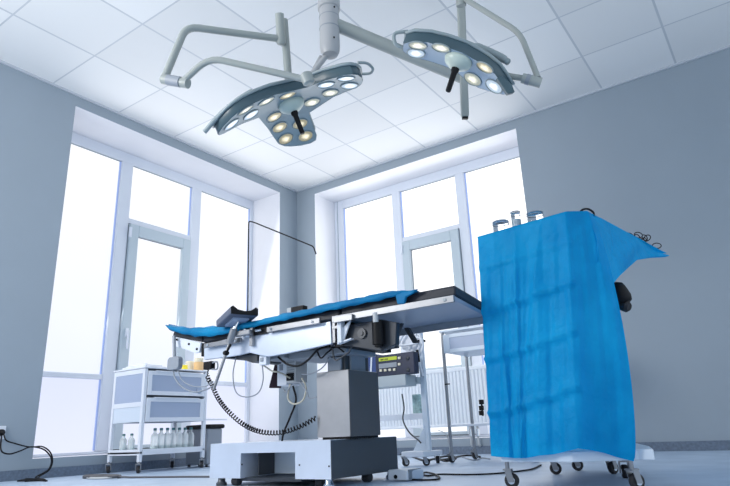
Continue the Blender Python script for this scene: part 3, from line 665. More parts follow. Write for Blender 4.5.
# plug box with coiled cable
t = thing('coiled_cord', 'black coiled cord sagging from a small black plug box to the table column', 'cord', A(208, 365, 1, -2.99))
a, b = A(204.5, 370, 1, -2.99), A(212.5, 361, 1, -2.99)
bm = NB(); box(bm, (a.x, -3.0, a.z), (b.x, -2.97, b.z)); obj('plug_box', bm, BLACK, t, bevel=.003)
bm = NB(); tube(bm, spline([A(212, 363, 1, -2.99), A(217, 362, 1, -2.99), A(217, 369, 1, -2.99), A(210, 369, 1, -2.99)], 5), .004, 6); obj('handle_loop', bm, GREYP, t, smooth='all')
way = [A(208, 369, 1, -2.99), A(208, 378, 1, -3.0), A(212, 385, 1, -3.0), A(218, 398, 1, -3.0), A(228, 411, 1, -3.0), A(243, 424, 1, -2.98), A(260, 431.5, 1, -2.97), A(280, 432.5, 1, -2.94), A(300, 426.5, 1, -2.91), A(316, 418, 1, -2.86)]
sp = spline(way, 30); ln = [0]
for a, b in zip(sp, sp[1:]): ln.append(ln[-1]+(b-a).length)
pts = []; tot = ln[-1]; turns = 52; i = 0; N = turns*12
for k in range(N):
    s = tot*k/(N-1)
    while i < len(ln)-2 and ln[i+1] < s: i += 1
    f_ = (s-ln[i])/max(1e-9, ln[i+1]-ln[i]); p = sp[i].lerp(sp[i+1], f_); tg = (sp[i+1]-sp[i]).normalized()
    nn = V((0, -1, 0)); nn = (nn-tg*nn.dot(tg)).normalized(); bb = tg.cross(nn); ph = 2*PI*turns*k/(N-1); rr = .0095 if s > .04 else .002
    pts.append(p + nn*math.cos(ph)*rr + bb*math.sin(ph)*rr)
bm = NB(); tube(bm, pts, .0030, 5); obj('coil', bm, BLACK, t, smooth='all')

def cord(nm, pts, r, m, label, cat='cable', n=8, group=None):
    bm = NB(); tube(bm, spline(pts, n), r, 6); return tag(obj(nm, bm, m, smooth='all'), label, cat, group)
P = lambda l, y: [A(px, py, 1, y) for px, py in l]
cord('cable', P([(236, 357), (233, 375), (236, 392), (246, 397), (258, 393), (263, 380), (262, 362)], -2.95), .003, GREYP, 'thin grey cable looping down in a u below the left half of the table')
cord('cable', P([(263, 365), (272, 371), (278, 372)], -2.9)+P([(283, 374), (290, 378)], -2.815), .004, CREAMC, 'pale cable running from the small white connector to the white box')
cord('cable', P([(293, 386), (296, 400), (291, 415), (284, 432), (282, 441)], -2.79), .005, BLACK, 'black cable dropping straight from the white box to the table base')
cord('cable', P([(290, 384), (288, 398), (294, 404), (303, 400), (306, 388), (302, 378)], -2.82), .0045, CREAMC, 'cream cable coiled in a loop under the white box')
cord('cable', P([(292, 384), (286, 392), (283, 388)], -2.83), .003, GREYP, 'short grey cable with a loose end hanging beside the white box')
cord('cable', P([(300, 382), (307, 392), (309, 398), (317, 397)], -2.84), .003, GREYP, 'thin grey cable running from the cream loop to the column')
cord('cable', P([(278, 357), (287, 364), (298, 366), (308, 360), (318, 350), (330, 346)], -2.96), .005, BLACK, 'thick black cable sagging under the silver beam of the table')
cord('cable', P([(317, 351), (321, 358), (328, 352), (336, 347), (344, 352)], -2.94), .004, BLACK, 'black cable looping under the joint above the column')
cord('cable', P([(302, 374), (310, 374), (322, 368), (331, 356)], -2.88), .003, GREYP, 'thin grey cable rising from the white box towards the joint')
cord('cable', P([(332, 347), (335, 360), (342, 357), (349, 352), (352, 346)], -2.95), .004, DKSTEEL, 'dark grey cable curled round the hinge above the column')

# ------------------------------------------------------------------ casters helper
def caster(parent, x, y, ztop, r=.025, ang=0, m=RUBBER):
    dx, dy = math.cos(ang), math.sin(ang); sx, sy = -dy, dx
    w_ = V((x, y, r))
    bm = NB(); lathe(bm, w_-V((sx, sy, 0))*.011, (sx, sy, 0), [(r*.55, -.001), (r*.9, 0), (r, .004), (r, .018), (r*.9, .022), (r*.55, .023)], 20)
    wh = obj('castor', bm, m, parent, smooth=True)
    bm = NB(); lathe(bm, w_-V((sx, sy, 0))*.0135, (sx, sy, 0), [(r*.5, 0), (r*.5, .027)], 14); obj('hub_cap', bm, CHROME, wh, smooth=True)
    bm = NB()
    for s in (-1, 1):
        o = w_ + V((sx, sy, 0))*(.017*s)
        prism(bm, [o+V((dx*.012, dy*.012, -.006)), o+V((-dx*.012, -dy*.012, -.006)), o+V((-dx*.022, -dy*.022, r+.010)), o+V((dx*.002, dy*.002, r+.010))], V((sx, sy, 0))*.003)
    boxo(bm, w_+V((-dx*.012, -dy*.012, r+.012)), (dx, dy, 0), (sx, sy, 0), (0, 0, 1), (.030, .038, .005))
    cyl(bm, w_+V((-dx*.012, -dy*.012, r+.012)), V((x-dx*.012, y-dy*.012, ztop)), .008, 12)
    obj('fork', bm, STEEL, wh, smooth=True)

# ------------------------------------------------------------------ left white trolley with drawers
TX0, TX1, TY0, TY1, TZ = .06, .46, -2.265, -1.655, .765
t = thing('drawer_trolley', 'white enamelled trolley with two drawers and a bottle shelf, by the left window', 'trolley', ((TX0+TX1)/2, (TY0+TY1)/2, 0))
TR = t
for x, y in ((TX0, TY0), (TX1-.028, TY0), (TX1-.028, TY1-.028), (TX0, TY1-.028)):
    bm = NB(); box(bm, (x, y, .075), (x+.028, y+.028, TZ-.014)); obj('post', bm, WHITE, t, bevel=.004)
    caster(t, x+.014, y+.014, .08, .026, 2.3)
bm = NB(); box(bm, (TX0-.005, TY0-.006, TZ-.012), (TX1+.005, TY1+.006, TZ)); obj('top', bm, WHITE, t, bevel=.003)
bm = NB(); box(bm, (TX0+.03, TY0+.004, .50), (TX1-.03, TY0+.014, TZ-.03)); obj('side_panel', bm, DRAWER, t)
for z0, z1 in ((.715, TZ-.014), (.47, .505)):
    bm = NB(); box(bm, (TX0+.028, TY0, z0), (TX1-.028, TY0+.02, z1)); obj('side_rail', bm, WHITE, t, bevel=.002)
bm = NB(); box(bm, (TX0+.03, TY0+.006, .36), (TX1-.03, TY0+.012, .47)); obj('side_panel', bm, WHITEC, t)
bm = NB(); box(bm, (TX0+.03, TY1-.014, .36), (TX1-.03, TY1-.004, TZ-.03)); obj('side_panel', bm, WHITEC, t)
bm = NB(); box(bm, (TX0+.002, TY0+.03, .36), (TX0+.008, TY1-.03, TZ-.02)); obj('back_panel', bm, WHITEC, t)
for z0, z1 in ((.555, .735), (.36, .535)):
    bm = NB(); box(bm, (TX0+.03, TY0+.032, z0+.01), (TX1-.012, TY1-.032, z0+.02)); y0, y1 = TY0+.032, TY1-.032
    box(bm, (TX1-.014, y0, z0), (TX1+.004, y0+.035, z1)); box(bm, (TX1-.014, y1-.035, z0), (TX1+.004, y1, z1)); box(bm, (TX1-.014, y0+.035, z0), (TX1+.004, y1-.035, z0+.03)); box(bm, (TX1-.014, y0+.035, z1-.03), (TX1+.004, y1-.035, z1))
    dr = obj('drawer', bm, WHITE, t, bevel=.002)
    bm = NB(); box(bm, (TX1-.012, y0+.035, z0+.03), (TX1-.002, y1-.035, z1-.03)); obj('drawer_panel', bm, DRAWER, dr)
    bm = NB(); box(bm, (TX1+.002, y0+.06, z1-.004), (TX1+.016, y1-.06, z1+.004)); obj('drawer_lip', bm, WHITE, dr)
bm = NB(); box(bm, (TX0, TY0, .135), (TX1, TY1, .147)); box(bm, (TX1-.006, TY0+.028, .125), (TX1+.002, TY1-.028, .165)); box(bm, (TX0+.028, TY0, .125), (TX1-.028, TY0+.006, .165)); obj('bottom_shelf', bm, WHITE, t)
bm = NB(); lathe(bm, (TX1+.004, TY1-.09, .60), (1, 0, 0), [(.022, 0), (.024, .004), (.022, .012), (.01, .014)], 18); obj('drawer_knob', bm, DRAWER, t, smooth=True)

def bottle(x, y, z, h, r, cap, label, group):
    b = thing('infusion_bottle', label, 'bottle', (x, y, z), group)
    bm = NB(); lathe(bm, (x, y, z), (0, 0, 1), [(r*.9, 0), (r, .006), (r, h*.62), (r*.8, h*.72), (r*.38, h*.80), (r*.38, h*.9)], 18); obj('body', bm, BOTT, b, smooth=True)
    bm = NB(); lathe(bm, (x, y, z+.003), (0, 0, 1), [(r*.86, 0), (r*.93, .004), (r*.93, h*.22), (r*.5, h*.225)], 16); obj('liquid', bm, BOTTL, b, smooth=True)
    bm = NB(); lathe(bm, (x, y, z+h*.89), (0, 0, 1), [(r*.45, 0), (r*.45, h*.1), (r*.3, h*.11)], 14); obj('cap', bm, CAPG, b, smooth=True)
    return b
for k, (x, y) in enumerate(((A(123.5, 440, 1, -2.17).x, -2.17), (A(131.5, 440, 1, -2.17).x, -2.17))):
    bottle(x, y, .147, .135, .026, 0, ('clear bottle at the left end of the trolley shelf, nearest the window' if k == 0 else 'clear bottle in the left pair, closer to the trolley front post'), 'pair of bottles at the left of the trolley shelf')
names = ['first', 'second', 'third', 'fourth', 'fifth', 'sixth', 'seventh']
for k in range(7):
    y = -2.075 + .057*k; x = .37
    bottle(x, y, .147, .168, .0285, 0, '%s clear bottle from the left in the row under the drawers' % names[k], 'row of bottles under the trolley drawers')

# things on the trolley top
bm = NB(); box(bm, (.12, -2.24, TZ), (.40, -2.02, TZ+.018)); box(bm, (.14, -2.22, TZ+.018), (.38, -2.05, TZ+.03)); tag(obj('tray', bm, WHITE, bevel=.006), 'flat white tray lying at the window end of the trolley top', 'tray')
bm = NB(); q_ = A(143, 365, 0, .42); lathe(bm, (.42, -2.235, TZ), (0, 0, 1), [(.014, 0), (.016, .003), (.016, .022), (.012, .027)], 16); tag(obj('jar', bm, WHITE, smooth=True), 'tiny white round jar on the near corner of the white trolley', 'jar')
a = A(184, 370, 0, .30); b = a.y
t = thing('specimen_jar', 'yellow squat jar on the trolley, left of the peach canister', 'jar', (.30, a.y, TZ))
bm = NB(); lathe(bm, (.30, a.y, TZ), (0, 0, 1), [(.030, 0), (.032, .004), (.030, .035), (.026, .04)], 20); obj('body', bm, YEL, t, smooth=True)
bm = NB(); lathe(bm, (.30, a.y, TZ+.04), (0, 0, 1), [(.029, 0), (.029, .012), (.026, .014)], 20); obj('lid', bm, YEL, t, smooth=True)
a = A(198.5, 370, 0, .30)
t = thing('canister', 'peach canister with a pale top on the trolley, below the table end', 'canister', (.30, a.y, TZ))
bm = NB(); lathe(bm, (.30, a.y, TZ), (0, 0, 1), [(.040, 0), (.042, .004), (.042, .085), (.036, .09)], 22); obj('body', bm, PEACH, t, smooth=True)
bm = NB(); lathe(bm, (.30, a.y, TZ+.09), (0, 0, 1), [(.038, 0), (.038, .03), (.030, .034)], 22); obj('lid', bm, BUTTON, t, smooth=True)
bm = NB(); a = A(191, 368, 0, .22); lathe(bm, (.2, a.y, TZ), (0, 0, 1), [(.035, 0), (.036, .1), (.03, .105)], 20); tag(obj('cup', bm, BUTTON, smooth=True), 'pale cream cup behind the yellow and peach jars', 'cup')

# dark device under the right part of the trolley
t = thing('suction_unit', 'black and grey floor device with a white lid, behind the right end of the trolley', 'medical device', (.42, -1.42, 0))
a = A(208, 456, 0, .42)
bm = NB(); box(bm, (.15, -1.60, .02), (.42, -1.44, .30)); obj('body', bm, GREYP, t, bevel=.01)
bm = NB(); box(bm, (.13, -1.60, .30), (.43, -1.42, .335)); obj('lid', bm, BLACK, t, bevel=.012)
bm = NB(); prism(bm, [(.14, -1.67, .385), (.45, -1.67, .365), (.45, -1.67, .375), (.14, -1.67, .40)], (0, .25, 0)); obj('cover', bm, WHITE, t)
for x in (.18, .40):
    for y in (-1.58, -1.47):
        bm = NB(); lathe(bm, (x, y, 0), (0, 0, 1), [(.012, 0), (.012, .022)], 10); obj('foot', bm, RUBBER, t)

# ------------------------------------------------------------------ wall socket and black cable
t = thing('wall_socket', 'white double socket with a black plug low on the left wall', 'socket', (0, -3.03, .315))
bm = NB(); box(bm, (0, -3.12, .272), (.012, -3.008, .358)); obj('plate', bm, WHITE, t, bevel=.003)
bm = NB(); lathe(bm, (.012, -3.045, .315), (1, 0, 0), [(.024, 0), (.024, .004), (.02, .005)], 20); obj('outlet', bm, LGREYP, t, smooth=True)
PLUG = thing('plug', 'black round plug with two drooping cords, pushed into the socket on the left wall', 'plug', (.013, -3.045, .315))
bm = NB(); lathe(bm, (.013, -3.045, .315), (1, 0, 0), [(.021, 0), (.021, .03), (.012, .05), (.006, .055)], 16); obj('plug_body', bm, BLACK, PLUG, smooth=True)
X = lambda l, x: [A(px, py, 0, x) for px, py in l]
def pcord(nm, pts, r, m, parent):
    bm = NB(); tube(bm, spline(pts, 8), r, 6); return obj(nm, bm, m, parent, smooth='all')
def onfloor(px, py, z=.006):
    p = A(px, py, 2, z); return p
pcord('cord', [V((.06, -3.045, .315))]+X([(6, 440), (15, 443.5), (30, 447), (42, 446.5), (50, 452), (52.5, 461), (49, 470), (40, 476)], .10)+[V((.14, -2.83, .006)), V((.2, -2.98, .006))], .005, BLACK, PLUG)
pcord('cord', [V((.05, -3.05, .30))]+X([(1, 450), (9, 454), (20, 451), (30, 447), (40, 448), (47, 452), (51.5, 460), (48, 470), (36, 477)], .12)+[V((.22, -2.84, .006)), V((.30, -2.98, .006))], .005, BLACK, PLUG)
def coil(cx_, cy_, rx, ry, turns, r, m, label, ph0=0, tail=None):
    pts = []; rr = random.Random(int(cx_*100))
    for k in range(int(turns*14)):
        a = ph0+2*PI*k/14; q_ = 1+.12*math.sin(a*.37+1)
        pts.append(V((cx_+rx*q_*math.cos(a), cy_+ry*q_*math.sin(a), r+.0015*k/14*2.2)))
    if tail: pts += tail
    bm = NB(); tube(bm, spline(pts, 3), r, 6); return tag(obj('cable', bm, m, smooth='all'), label, 'cable')
coil(.30, -2.93, .14, .035, 2.5, .005, BLACK, 'small flat black cable coil on the floor by the left wall')
coil(.62, -2.65, .17, .06, 4.0, .0055, mat('dark_grey_cable', (.10, .10, .11), .5), 'larger grey cable coil on the floor in front of the trolley', 0, [V((.9, -2.62, .006)), V((1.3, -2.55, .006)), V((1.75, -2.50, .006)), V((2.0, -2.45, .006)), V((2.3, -2.40, .006))])
coil(.66, -2.68, .12, .05, 2.0, .0045, LGREYP, 'pale cable looped within the grey coil before the trolley', 1)

# ------------------------------------------------------------------ monitor stand behind the table
yS = -1.45
t = thing('equipment_stand', 'white wheeled equipment stand with shelves behind the operating table', 'stand', (2.25, yS, 0))
bm = NB()
for x in (2.405,): prism(bm, [(x-.022, yS, .09), (x+.022, yS, .09), (x+.014, yS, .93), (x-.014, yS, .93)], (0, .03, 0))
obj('column', bm, WHITEC, t, bevel=.003)
bm = NB(); prism(bm, [(2.30, yS-.004, .085), (2.40, yS-.004, .085), (2.40, yS-.004, .25)], (0, .03, 0)); obj('gusset', bm, WHITEC, t)
bm = NB(); box(bm, (1.90, yS-.17, .505), (2.375, yS-.03, .578)); box(bm, (2.30, yS-.04, .52), (2.39, yS+.01, .565)); obj('shelf', bm, mat('shelf_sage', (.42, .48, .52), .4), t, bevel=.003)
bm = NB(); box(bm, (1.98, yS+.03, .29), (2.39, yS+.05, .33)); obj('lower_bar', bm, WHITE, t, bevel=.003)
bm = NB(); box(bm, (2.29, yS-.14, .055), (2.46, yS+.02, .09)); box(bm, (2.35, yS+.0, .055), (2.40, yS+.22, .085)); obj('base', bm, WHITE, t, bevel=.006)
for x, y, a in ((2.44, yS-.08, .6), (2.37, yS+.20, 2), (2.31, yS-.12, 1)): caster(t, x, y, .06, .024, a)
bm = NB(); box(bm, (2.36, yS-.02, .80), (2.44, yS+.02, .815)); cyl(bm, (2.33, yS-.01, .80), (2.33, yS-.01, .86), .008); obj('clip', bm, BLACK, t)
# device
t = thing('display_unit', 'dark navy device with green lit display and cream buttons on the stand shelf', 'medical device', (2.2, -1.6, .578))
dy = yS-.16
a, b = A(378.5, 378.5, 1, dy), A(413.5, 352, 1, dy)
bm = NB(); box(bm, (a.x-.02, dy, .578), (b.x, dy+.06, b.z+.005)); obj('housing', bm, NAVY, t, bevel=.004)
a1, b1 = A(379, 361.5, 1, dy-.002), A(396.5, 356, 1, dy-.002)
bm = NB(); box(bm, (a1.x, dy-.004, a1.z), (b1.x, dy, b1.z)); lc = obj('display', bm, LCD, t)
bm = NB()
for k in range(5):
    w_ = (.012, .008, .006, .010, .007)[k]; x = a1.x+.015+.013*k*1.0; box(bm, (x, dy-.005, b1.z-.018), (x+w_, dy-.0042, b1.z-.009))
obj('digits', bm, mat('lcd_digit', (.05, .07, .01), .5), lc)
a2, b2 = A(379, 369.5, 1, dy-.002), A(396.5, 362, 1, dy-.002)
bm = NB(); box(bm, (a2.x, dy-.003, a2.z+.006), (b2.x, dy, b2.z)); obj('key_field', bm, GREYP, t)
for px, py in ((380.8, 370.5), (385.3, 370.2), (389.8, 369.9), (394.3, 369.6), (399.3, 358), (399.3, 364.2)):
    p_ = A(px, py, 1, dy-.004); bm = NB(); box(bm, (p_.x-.010, dy-.008, p_.z-.008), (p_.x+.010, dy, p_.z+.008)); obj('button', bm, BUTTON, t, bevel=.002)
for px, py in ((407.5, 358.3), (408, 370)):
    p_ = A(px, py, 1, dy-.004); bm = NB(); lathe(bm, (p_.x, dy, p_.z), (0, -1, 0), [(.013, 0), (.013, .003), (.010, .005), (.002, .006)], 16); obj('dial', bm, DKMET, t, smooth=True)
t = thing('blue_device', 'small blue and white device left of the display unit behind the column', 'medical device', (1.95, -1.6, .578))
a, b = A(366, 371, 1, dy+.03), A(375.5, 354, 1, dy+.03)
bm = NB(); box(bm, (a.x-.02, dy+.03, .578), (b.x+.005, dy+.2, b.z)); obj('housing', bm, BLUEP, t, bevel=.006)
bm = NB(); prism(bm, [(a.x+.035, dy+.028, .62), (a.x+.048, dy+.028, .62), (a.x+.06, dy+.028, b.z-.01), (a.x+.047, dy+.028, b.z-.01)], (0, .003, 0)); obj('stripe', bm, WHITE, t)
# white hoses and bag on the stand column
t = thing('hose_bundle', 'white tubing bundle hanging on the stand column above the display unit', 'tubing', (2.38, -1.5, .78))
bm = NB()
for k, l in enumerate(([(398, 345), (404, 334), (412, 330), (419, 334), (421, 342), (418, 352), (420, 366), (423, 376)], [(409, 350), (414, 340), (420, 338), (423, 346), (419, 358), (417, 368)], [(386, 352), (396, 346), (408, 345), (418, 343)])):
    tube(bm, spline(P(l, yS-.05-.015*k), 6), .010 if k < 2 else .008, 8)
obj('tube', bm, WHITE, t, smooth='all')
bm = NB(); prism(bm, P([(402, 338), (409, 333), (416, 334), (417, 350), (408, 353), (401, 348)], yS-.02), (0, .02, 0)); obj('bag', bm, WHITE, t, bevel=.006)
bm = NB(); tube(bm, P([(417, 350), (418, 356), (419, 362)], yS-.09), .010, 8); obj('connector', bm, BLACK, t)
# pale green package standing on lower bar
bm = NB(); a, b = A(414.5, 417, 1, yS+.12), A(420.5, 394, 1, yS+.12); box(bm, (a.x, yS+.10, a.z-.002), (b.x, yS+.13, b.z)); tag(obj('package', bm, GREENP, bevel=.006), 'pale green wrapped package hanging behind the stand, before the radiator', 'package')
cord('cable', P([(402, 394), (404, 408), (403, 420), (409, 432), (418, 440), (421, 443)], yS-.03), .005, DKSTEEL, 'dark cable hanging from under the stand shelf to its base')
cord('cable', P([(438, 430), (446, 434), (449, 445), (450, 452)], -1.25), .003, LGREYP, 'thin pale cable curving beside the leg of the instrument cart')

# ------------------------------------------------------------------ instrument cart by the back window
t = thing('instrument_cart', 'white instrument cart with a grey framed drawer under the back window', 'cart', (2.7, -1.1, 0))
x0, y0, x1, y1 = 2.445, -1.22, 3.03, -.82
for (x, y) in ((x0, y0), (x1, y0), (A(470.5, 412, 1, y1).x-.012, y1), (x1, y1)):
    bm = NB(); cyl(bm, (x+.012, y+.012, .06), (x+.012, y+.012, .885), .012, 14); obj('post', bm, STEEL, t, smooth=True); caster(t, x+.012, y+.012, .07, .022, 1.2)
bm = NB(); box(bm, (x0-.005, y0-.005, .885), (x1+.03, y1+.03, .90)); obj('top', bm, WHITEC, t, bevel=.003)
bm = NB(); box(bm, (x0+.02, y0, .735), (x0+.07, y0+.018, .868)); box(bm, (x1-.05, y0, .735), (x1, y0+.018, .868)); box(bm, (x0+.07, y0, .735), (x1-.05, y0+.018, .762)); box(bm, (x0+.07, y0, .842), (x1-.05, y0+.018, .868)); dr = obj('drawer', bm, WHITEC, t, bevel=.002)
bm = NB(); box(bm, (x0+.07, y0+.004, .762), (x1-.05, y0+.014, .842)); obj('drawer_panel', bm, DRAWER, dr)
bm = NB(); box(bm, (x0+.02, y0+.02, .74), (x1-.004, y1-.01, .75)); obj('drawer_bottom', bm, WHITEC, t)
bm = NB(); box(bm, (x0+.02, y0+.004, .232), (x1, y0+.02, .246)); box(bm, (x0+.02, y0+.01, .236), (x1, y1, .246)); obj('lower_shelf', bm, WHITE, t, bevel=.002)
bm = NB(); cyl(bm, (x0+.012, y0-.006, .52), (x0+.05, y0-.006, .52), .004, 8); obj('hook', bm, BLACK, t)
# white post nearer the camera on that side, seen at the cart's left
# dark valve by the drape
bm = NB(); 
for py in (402, 408, 413): 
    p_ = A(482.5, py, 1, -1.0); box(bm, (p_.x-.02, -1.02, p_.z-.016), (p_.x+.012, -1.0, p_.z+.016))
box(bm, (A(482.5, 407, 1, -1.0).x-.008, -1.01, A(482.5, 416, 1, -1).z), (A(482.5, 407, 1, -1.0).x+.004, -1.0, A(482.5, 400, 1, -1).z))
vv = obj('valve_block', bm, BLACK, bevel=.003); tag(vv, 'small black stacked valves hanging at the edge of the blue drape', 'valve')

# power cords on the floor between the stands
F = lambda l, z=.006: [A(px, py, 2, z) for px, py in l]
cord('power_cord', F([(400, 454.5), (410, 456), (424, 460.5), (434, 459), (444, 459.5), (462, 456), (472, 455.5), (480, 457)]), .008, BLACK, 'black power cord lying across the floor from the base to the wheels of the stand')
cord('power_cord', F([(436, 458), (448, 456), (456, 458), (447, 461), (438, 459)]), .008, BLACK, 'small black loop of cord tangled round the castors of the instrument cart')
cord('power_cord', F([(462, 457), (474, 460), (482, 458), (490, 459)]), .004, GREYP, 'thin grey cord trailing behind the instrument cart')

# white pedal / adapter box on the floor
t = thing('power_adapter', 'small white adapter box on the floor at the right of the table base', 'adapter', (2.93, -2.54, 0))
bm = NB(); ca = A(407, 481, 2, 0); prism(bm, [(ca.x-.085, ca.y-.03, .004), (ca.x+.02, ca.y-.03, .004), (ca.x+.02, ca.y-.03, .045), (ca.x-.02, ca.y-.03, .052), (ca.x-.085, ca.y-.03, .05)], (.02, .12, 0)); obj('housing', bm, WHITE, t, bevel=.006)
bm = NB(); box(bm, (ca.x+.02, ca.y-.02, .008), (ca.x+.026, ca.y+.09, .05)); obj('end_plate', bm, GREYP, t)
bm = NB(); lathe(bm, (ca.x-.04, ca.y-.031, .02), (0, -1, 0), [(.009, 0), (.009, .004), (.004, .005)], 12); obj('socket', bm, BLACK, t)
pcord('cord', F([(412, 479.5), (424, 480), (436, 479.5), (439.5, 477.5), (434, 474), (426, 472.3), (422.5, 474.2), (428, 475.8), (440, 474.3), (470, 474.6), (500, 473.2), (530, 469.5), (541, 465)]), .0045, BLACK, t)

# ------------------------------------------------------------------ draped instrument trolley
P0 = V((3.522, -2.855, 0)); E1 = V((.989, -.146, 0)); E2 = V((.146, .989, 0))
W = lambda u, v, z: P0 + E1*u + E2*v + V((0, 0, z))
t = thing('draped_trolley', 'wheeled instrument trolley standing under the tall blue drape, right of the operating table', 'trolley', W(.22, .45, 0))
bm = NB(); prism(bm, [W(0, 0, .095), W(.28, 0, .095), W(.455, .125, .095), W(.508, .125, .095), W(.40, .40, .095), W(.12, .95, .095), (W(-.16, .98, .095)), W(-.12, .40, .095)], (0, 0, .034)); obj('base_tray', bm, WHITEC, t, bevel=.003)
for (u, v, a) in ((.0, .06, .2), (.43, .14, .9), (-.135, .68, .4), (.229, .56, 2.0), (-.14, .92, .5), (.10, .76, 1.2)):
    p_ = W(u, v, 0); caster(t, p_.x, p_.y, .096, .0265, a)
bm = NB(); prism(bm, [W(.012, .02, .945), W(.37, .02, .945), W(.42, .10, .945), W(.42, .80, .945), W(.012, .80, .945)], (0, 0, .024)); obj('top_tray', bm, STEEL, t, bevel=.003)
for (u, v) in ((.06, .06), (.36, .08), (.10, .76), (.06, .45)):
    bm = NB(); cyl(bm, W(u, v, .128), W(u, v, .946), .012, 12); obj('post', bm, STEEL, t, smooth=True)
kp = lambda px, py, v: (lambda d: CAMP + d*(((P0+E2*v)-CAMP).dot(E2)/d.dot(E2)))(ray(px, py))
a, b = kp(616, 285, .42), kp(624, 303, .42)
bm = NB(); lathe(bm, a+V((-.01, 0, .005)), (b-a)+E1*.01, [(.018, 0), (.034, .012), (.038, .03), (.040, .07), (.034, .088), (.016, .094)], 20); obj('knob', bm, BLACK, t, smooth='all')
bm = NB(); lathe(bm, b+V((.0, 0, -.012)), V((.6, -.2, -.3)), [(.022, -.01), (.024, .012), (.016, .022)], 16); obj('knob_tip', bm, RUBBER, t, smooth=True)
bm = NB(); cyl(bm, a+(b-a)*.4, W(.38, .42, (a.z+b.z)/2), .012); obj('knob_arm', bm, DKSTEEL, t)

def drape():
    # columns: (top px,py on z=.978 plane or explicit, bottom px,py on front plane offset v)
    zt = .978
    fp = lambda px, py, v: kp(px, py, v)
    tops = []; bots = []
    lf = [  # u at top, (bottom px, py), bottom v
        (-.004, (491, 456), -.010), (.045, (499, 457), -.018), (.09, (508, 457.5), -.028), (.13, (514, 458), -.012), (.17, (519, 458), -.030), (.21, (527, 458), -.014),
        (.255, (540, 455.5), -.034), (.30, (553, 454.5), -.02), (.345, (566, 451.5), -.03), (.387, (578, 448.5), -.036)]
    for u, bp_, v in lf: tops.append(W(u, 0, zt)); bots.append(fp(bp_[0], bp_[1], v))
    rt = [((574, 211.3), (590, 450), .00), ((581, 211.3), (604, 453), .04), ((587, 211), (618, 457.5), .08), ((590.5, 213), (634, 461.5), .10)]
    for tp, bp_, v in rt: tops.append(A(tp[0], tp[1], 2, zt)); bots.append(fp(bp_[0], bp_[1], v))
    bm = NB(); NR = 72; cols = []
    # refine columns
    T2, B2, S2 = [], [], []
    for i in range(len(tops)-1):
        for k in range(8):
            f_ = k/8; T2.append(tops[i].lerp(tops[i+1], f_)); B2.append(bots[i].lerp(bots[i+1], f_)); S2.append(i+f_)
    T2.append(tops[-1]); B2.append(bots[-1]); S2.append(len(tops)-1)
    out = -E2
    for T_, B_, s in zip(T2, B2, S2):
        col = []
        for j in range(NR+1):
            w_ = j/NR; p = T_.lerp(B_, w_)
            amp = .0045*min(1, w_*4)
            d = amp*(.6*math.sin(s*2.1+w_*2.2) + .5*math.sin(s*4.3-w_*3.1+1) + .25*math.sin(s*9+w_*6))
            # horizontal fold creases of the unfolded sheet
            for wc, sl, am in ((.150, .0015, .5), (.345, .005, 1), (.56, .006, 1), (.79, .007, 1.1)):
                dd = w_-(wc-sl*(s-4.5))
                if s > 9.4: continue
                d += .015*am*math.exp(-abs(dd)/.010) - .006*am*math.exp(-abs(dd-.03)/.02)
            if s > 9: p = p + E1*(.045*math.sin(PI*w_)**.6*(s-9)/4 if w_ < 1 else 0)
            # vertical crease of the fold
            d += .014*math.exp(-abs(s-4.0-w_*.5)/.16)*min(1, w_*5) + .010*math.exp(-abs(s-6.6+w_*2.2)/.15)*min(1, w_*4) + .010*math.exp(-abs(s-2.2-(w_-.6)*3)/.2)*(w_ > .45)*min(1, (w_-.45)*5)
            # corner fold
            if s > 9: d += .0
            if j == 0: d = .002
            if s >= 8.6: dirv = (out + E1*.8).normalized()
            else: dirv = out
            p = p + dirv*d
            # the right edge of the long side is slightly bowed
            col.append(bm.verts.new(p))
        cols.append(col)
    for a_, b_ in zip(cols, cols[1:]):
        for j in range(NR): bm.faces.new([a_[j], b_[j], b_[j+1], a_[j+1]])
    # top surface, lying on the tray, far edge straight
    far = []
    nT = len(T2)
    for i in range(nT):
        f_ = i/(nT-1); far.append(W(-.004+f_*.452, .93, zt))
    prev = [c[0] for c in cols]
    for k in range(1, 10):
        row = [bm.verts.new(T2[i].lerp(far[i], k/9) + V((0, 0, .0015*math.sin(i*1.3+k)))) for i in range(nT)]
        for i in range(nT-1): bm.faces.new([prev[i], prev[i+1], row[i+1], row[i]])
        prev = row
    # left side hanging
    prevc = cols[0]
    for k in range(1, 8):
        v = .93*k/7; row = []
        for j in range(NR+1):
            w_ = j/NR; row.append(bm.verts.new(W(-.004-.012*w_+.006*math.sin(k*2+w_*5)*w_, v, zt-w_*.80)))
        for j in range(NR): bm.faces.new([prevc[j], row[j], row[j+1], prevc[j+1]])
        prevc = row
    o = obj('surgical_drape', bm, DRAPE, smooth='all')
    # short side flap running out to a pointed corner
    bm = NB()
    side = lambda px, py, v, off: None
    ftop = [(583, 212), (600, 217.5), (613, 224.5), (627, 232), (641, 240.5), (654, 249), (665, 256)]
    fbot = [(597, 262), (613, 284), (620, 275.5), (628, 268), (637, 260), (650, 258), (665, 257.2)]
    vb = [.10, .20, .38, .52, .68, .84, .97]
    def sd(px, py, u):
        d = ray(px, py); return CAMP + d*(((P0+E1*u)-CAMP).dot(E1)/d.dot(E1))
    rows = []
    for i in range(len(ftop)-1):
        for k in range(4):
            f_ = k/4
            a_ = [ftop[i][q_]*(1-f_)+ftop[i+1][q_]*f_ for q_ in (0, 1)]; b_ = [fbot[i][q_]*(1-f_)+fbot[i+1][q_]*f_ for q_ in (0, 1)]
            rows.append((i+f_, A(a_[0], a_[1], 2, zt+.001), sd(b_[0], b_[1], .452+.01*(i+f_)/6)))
    rows.append((6, A(665, 256, 2, zt), sd(665, 257.2, .46)))
    gc = []
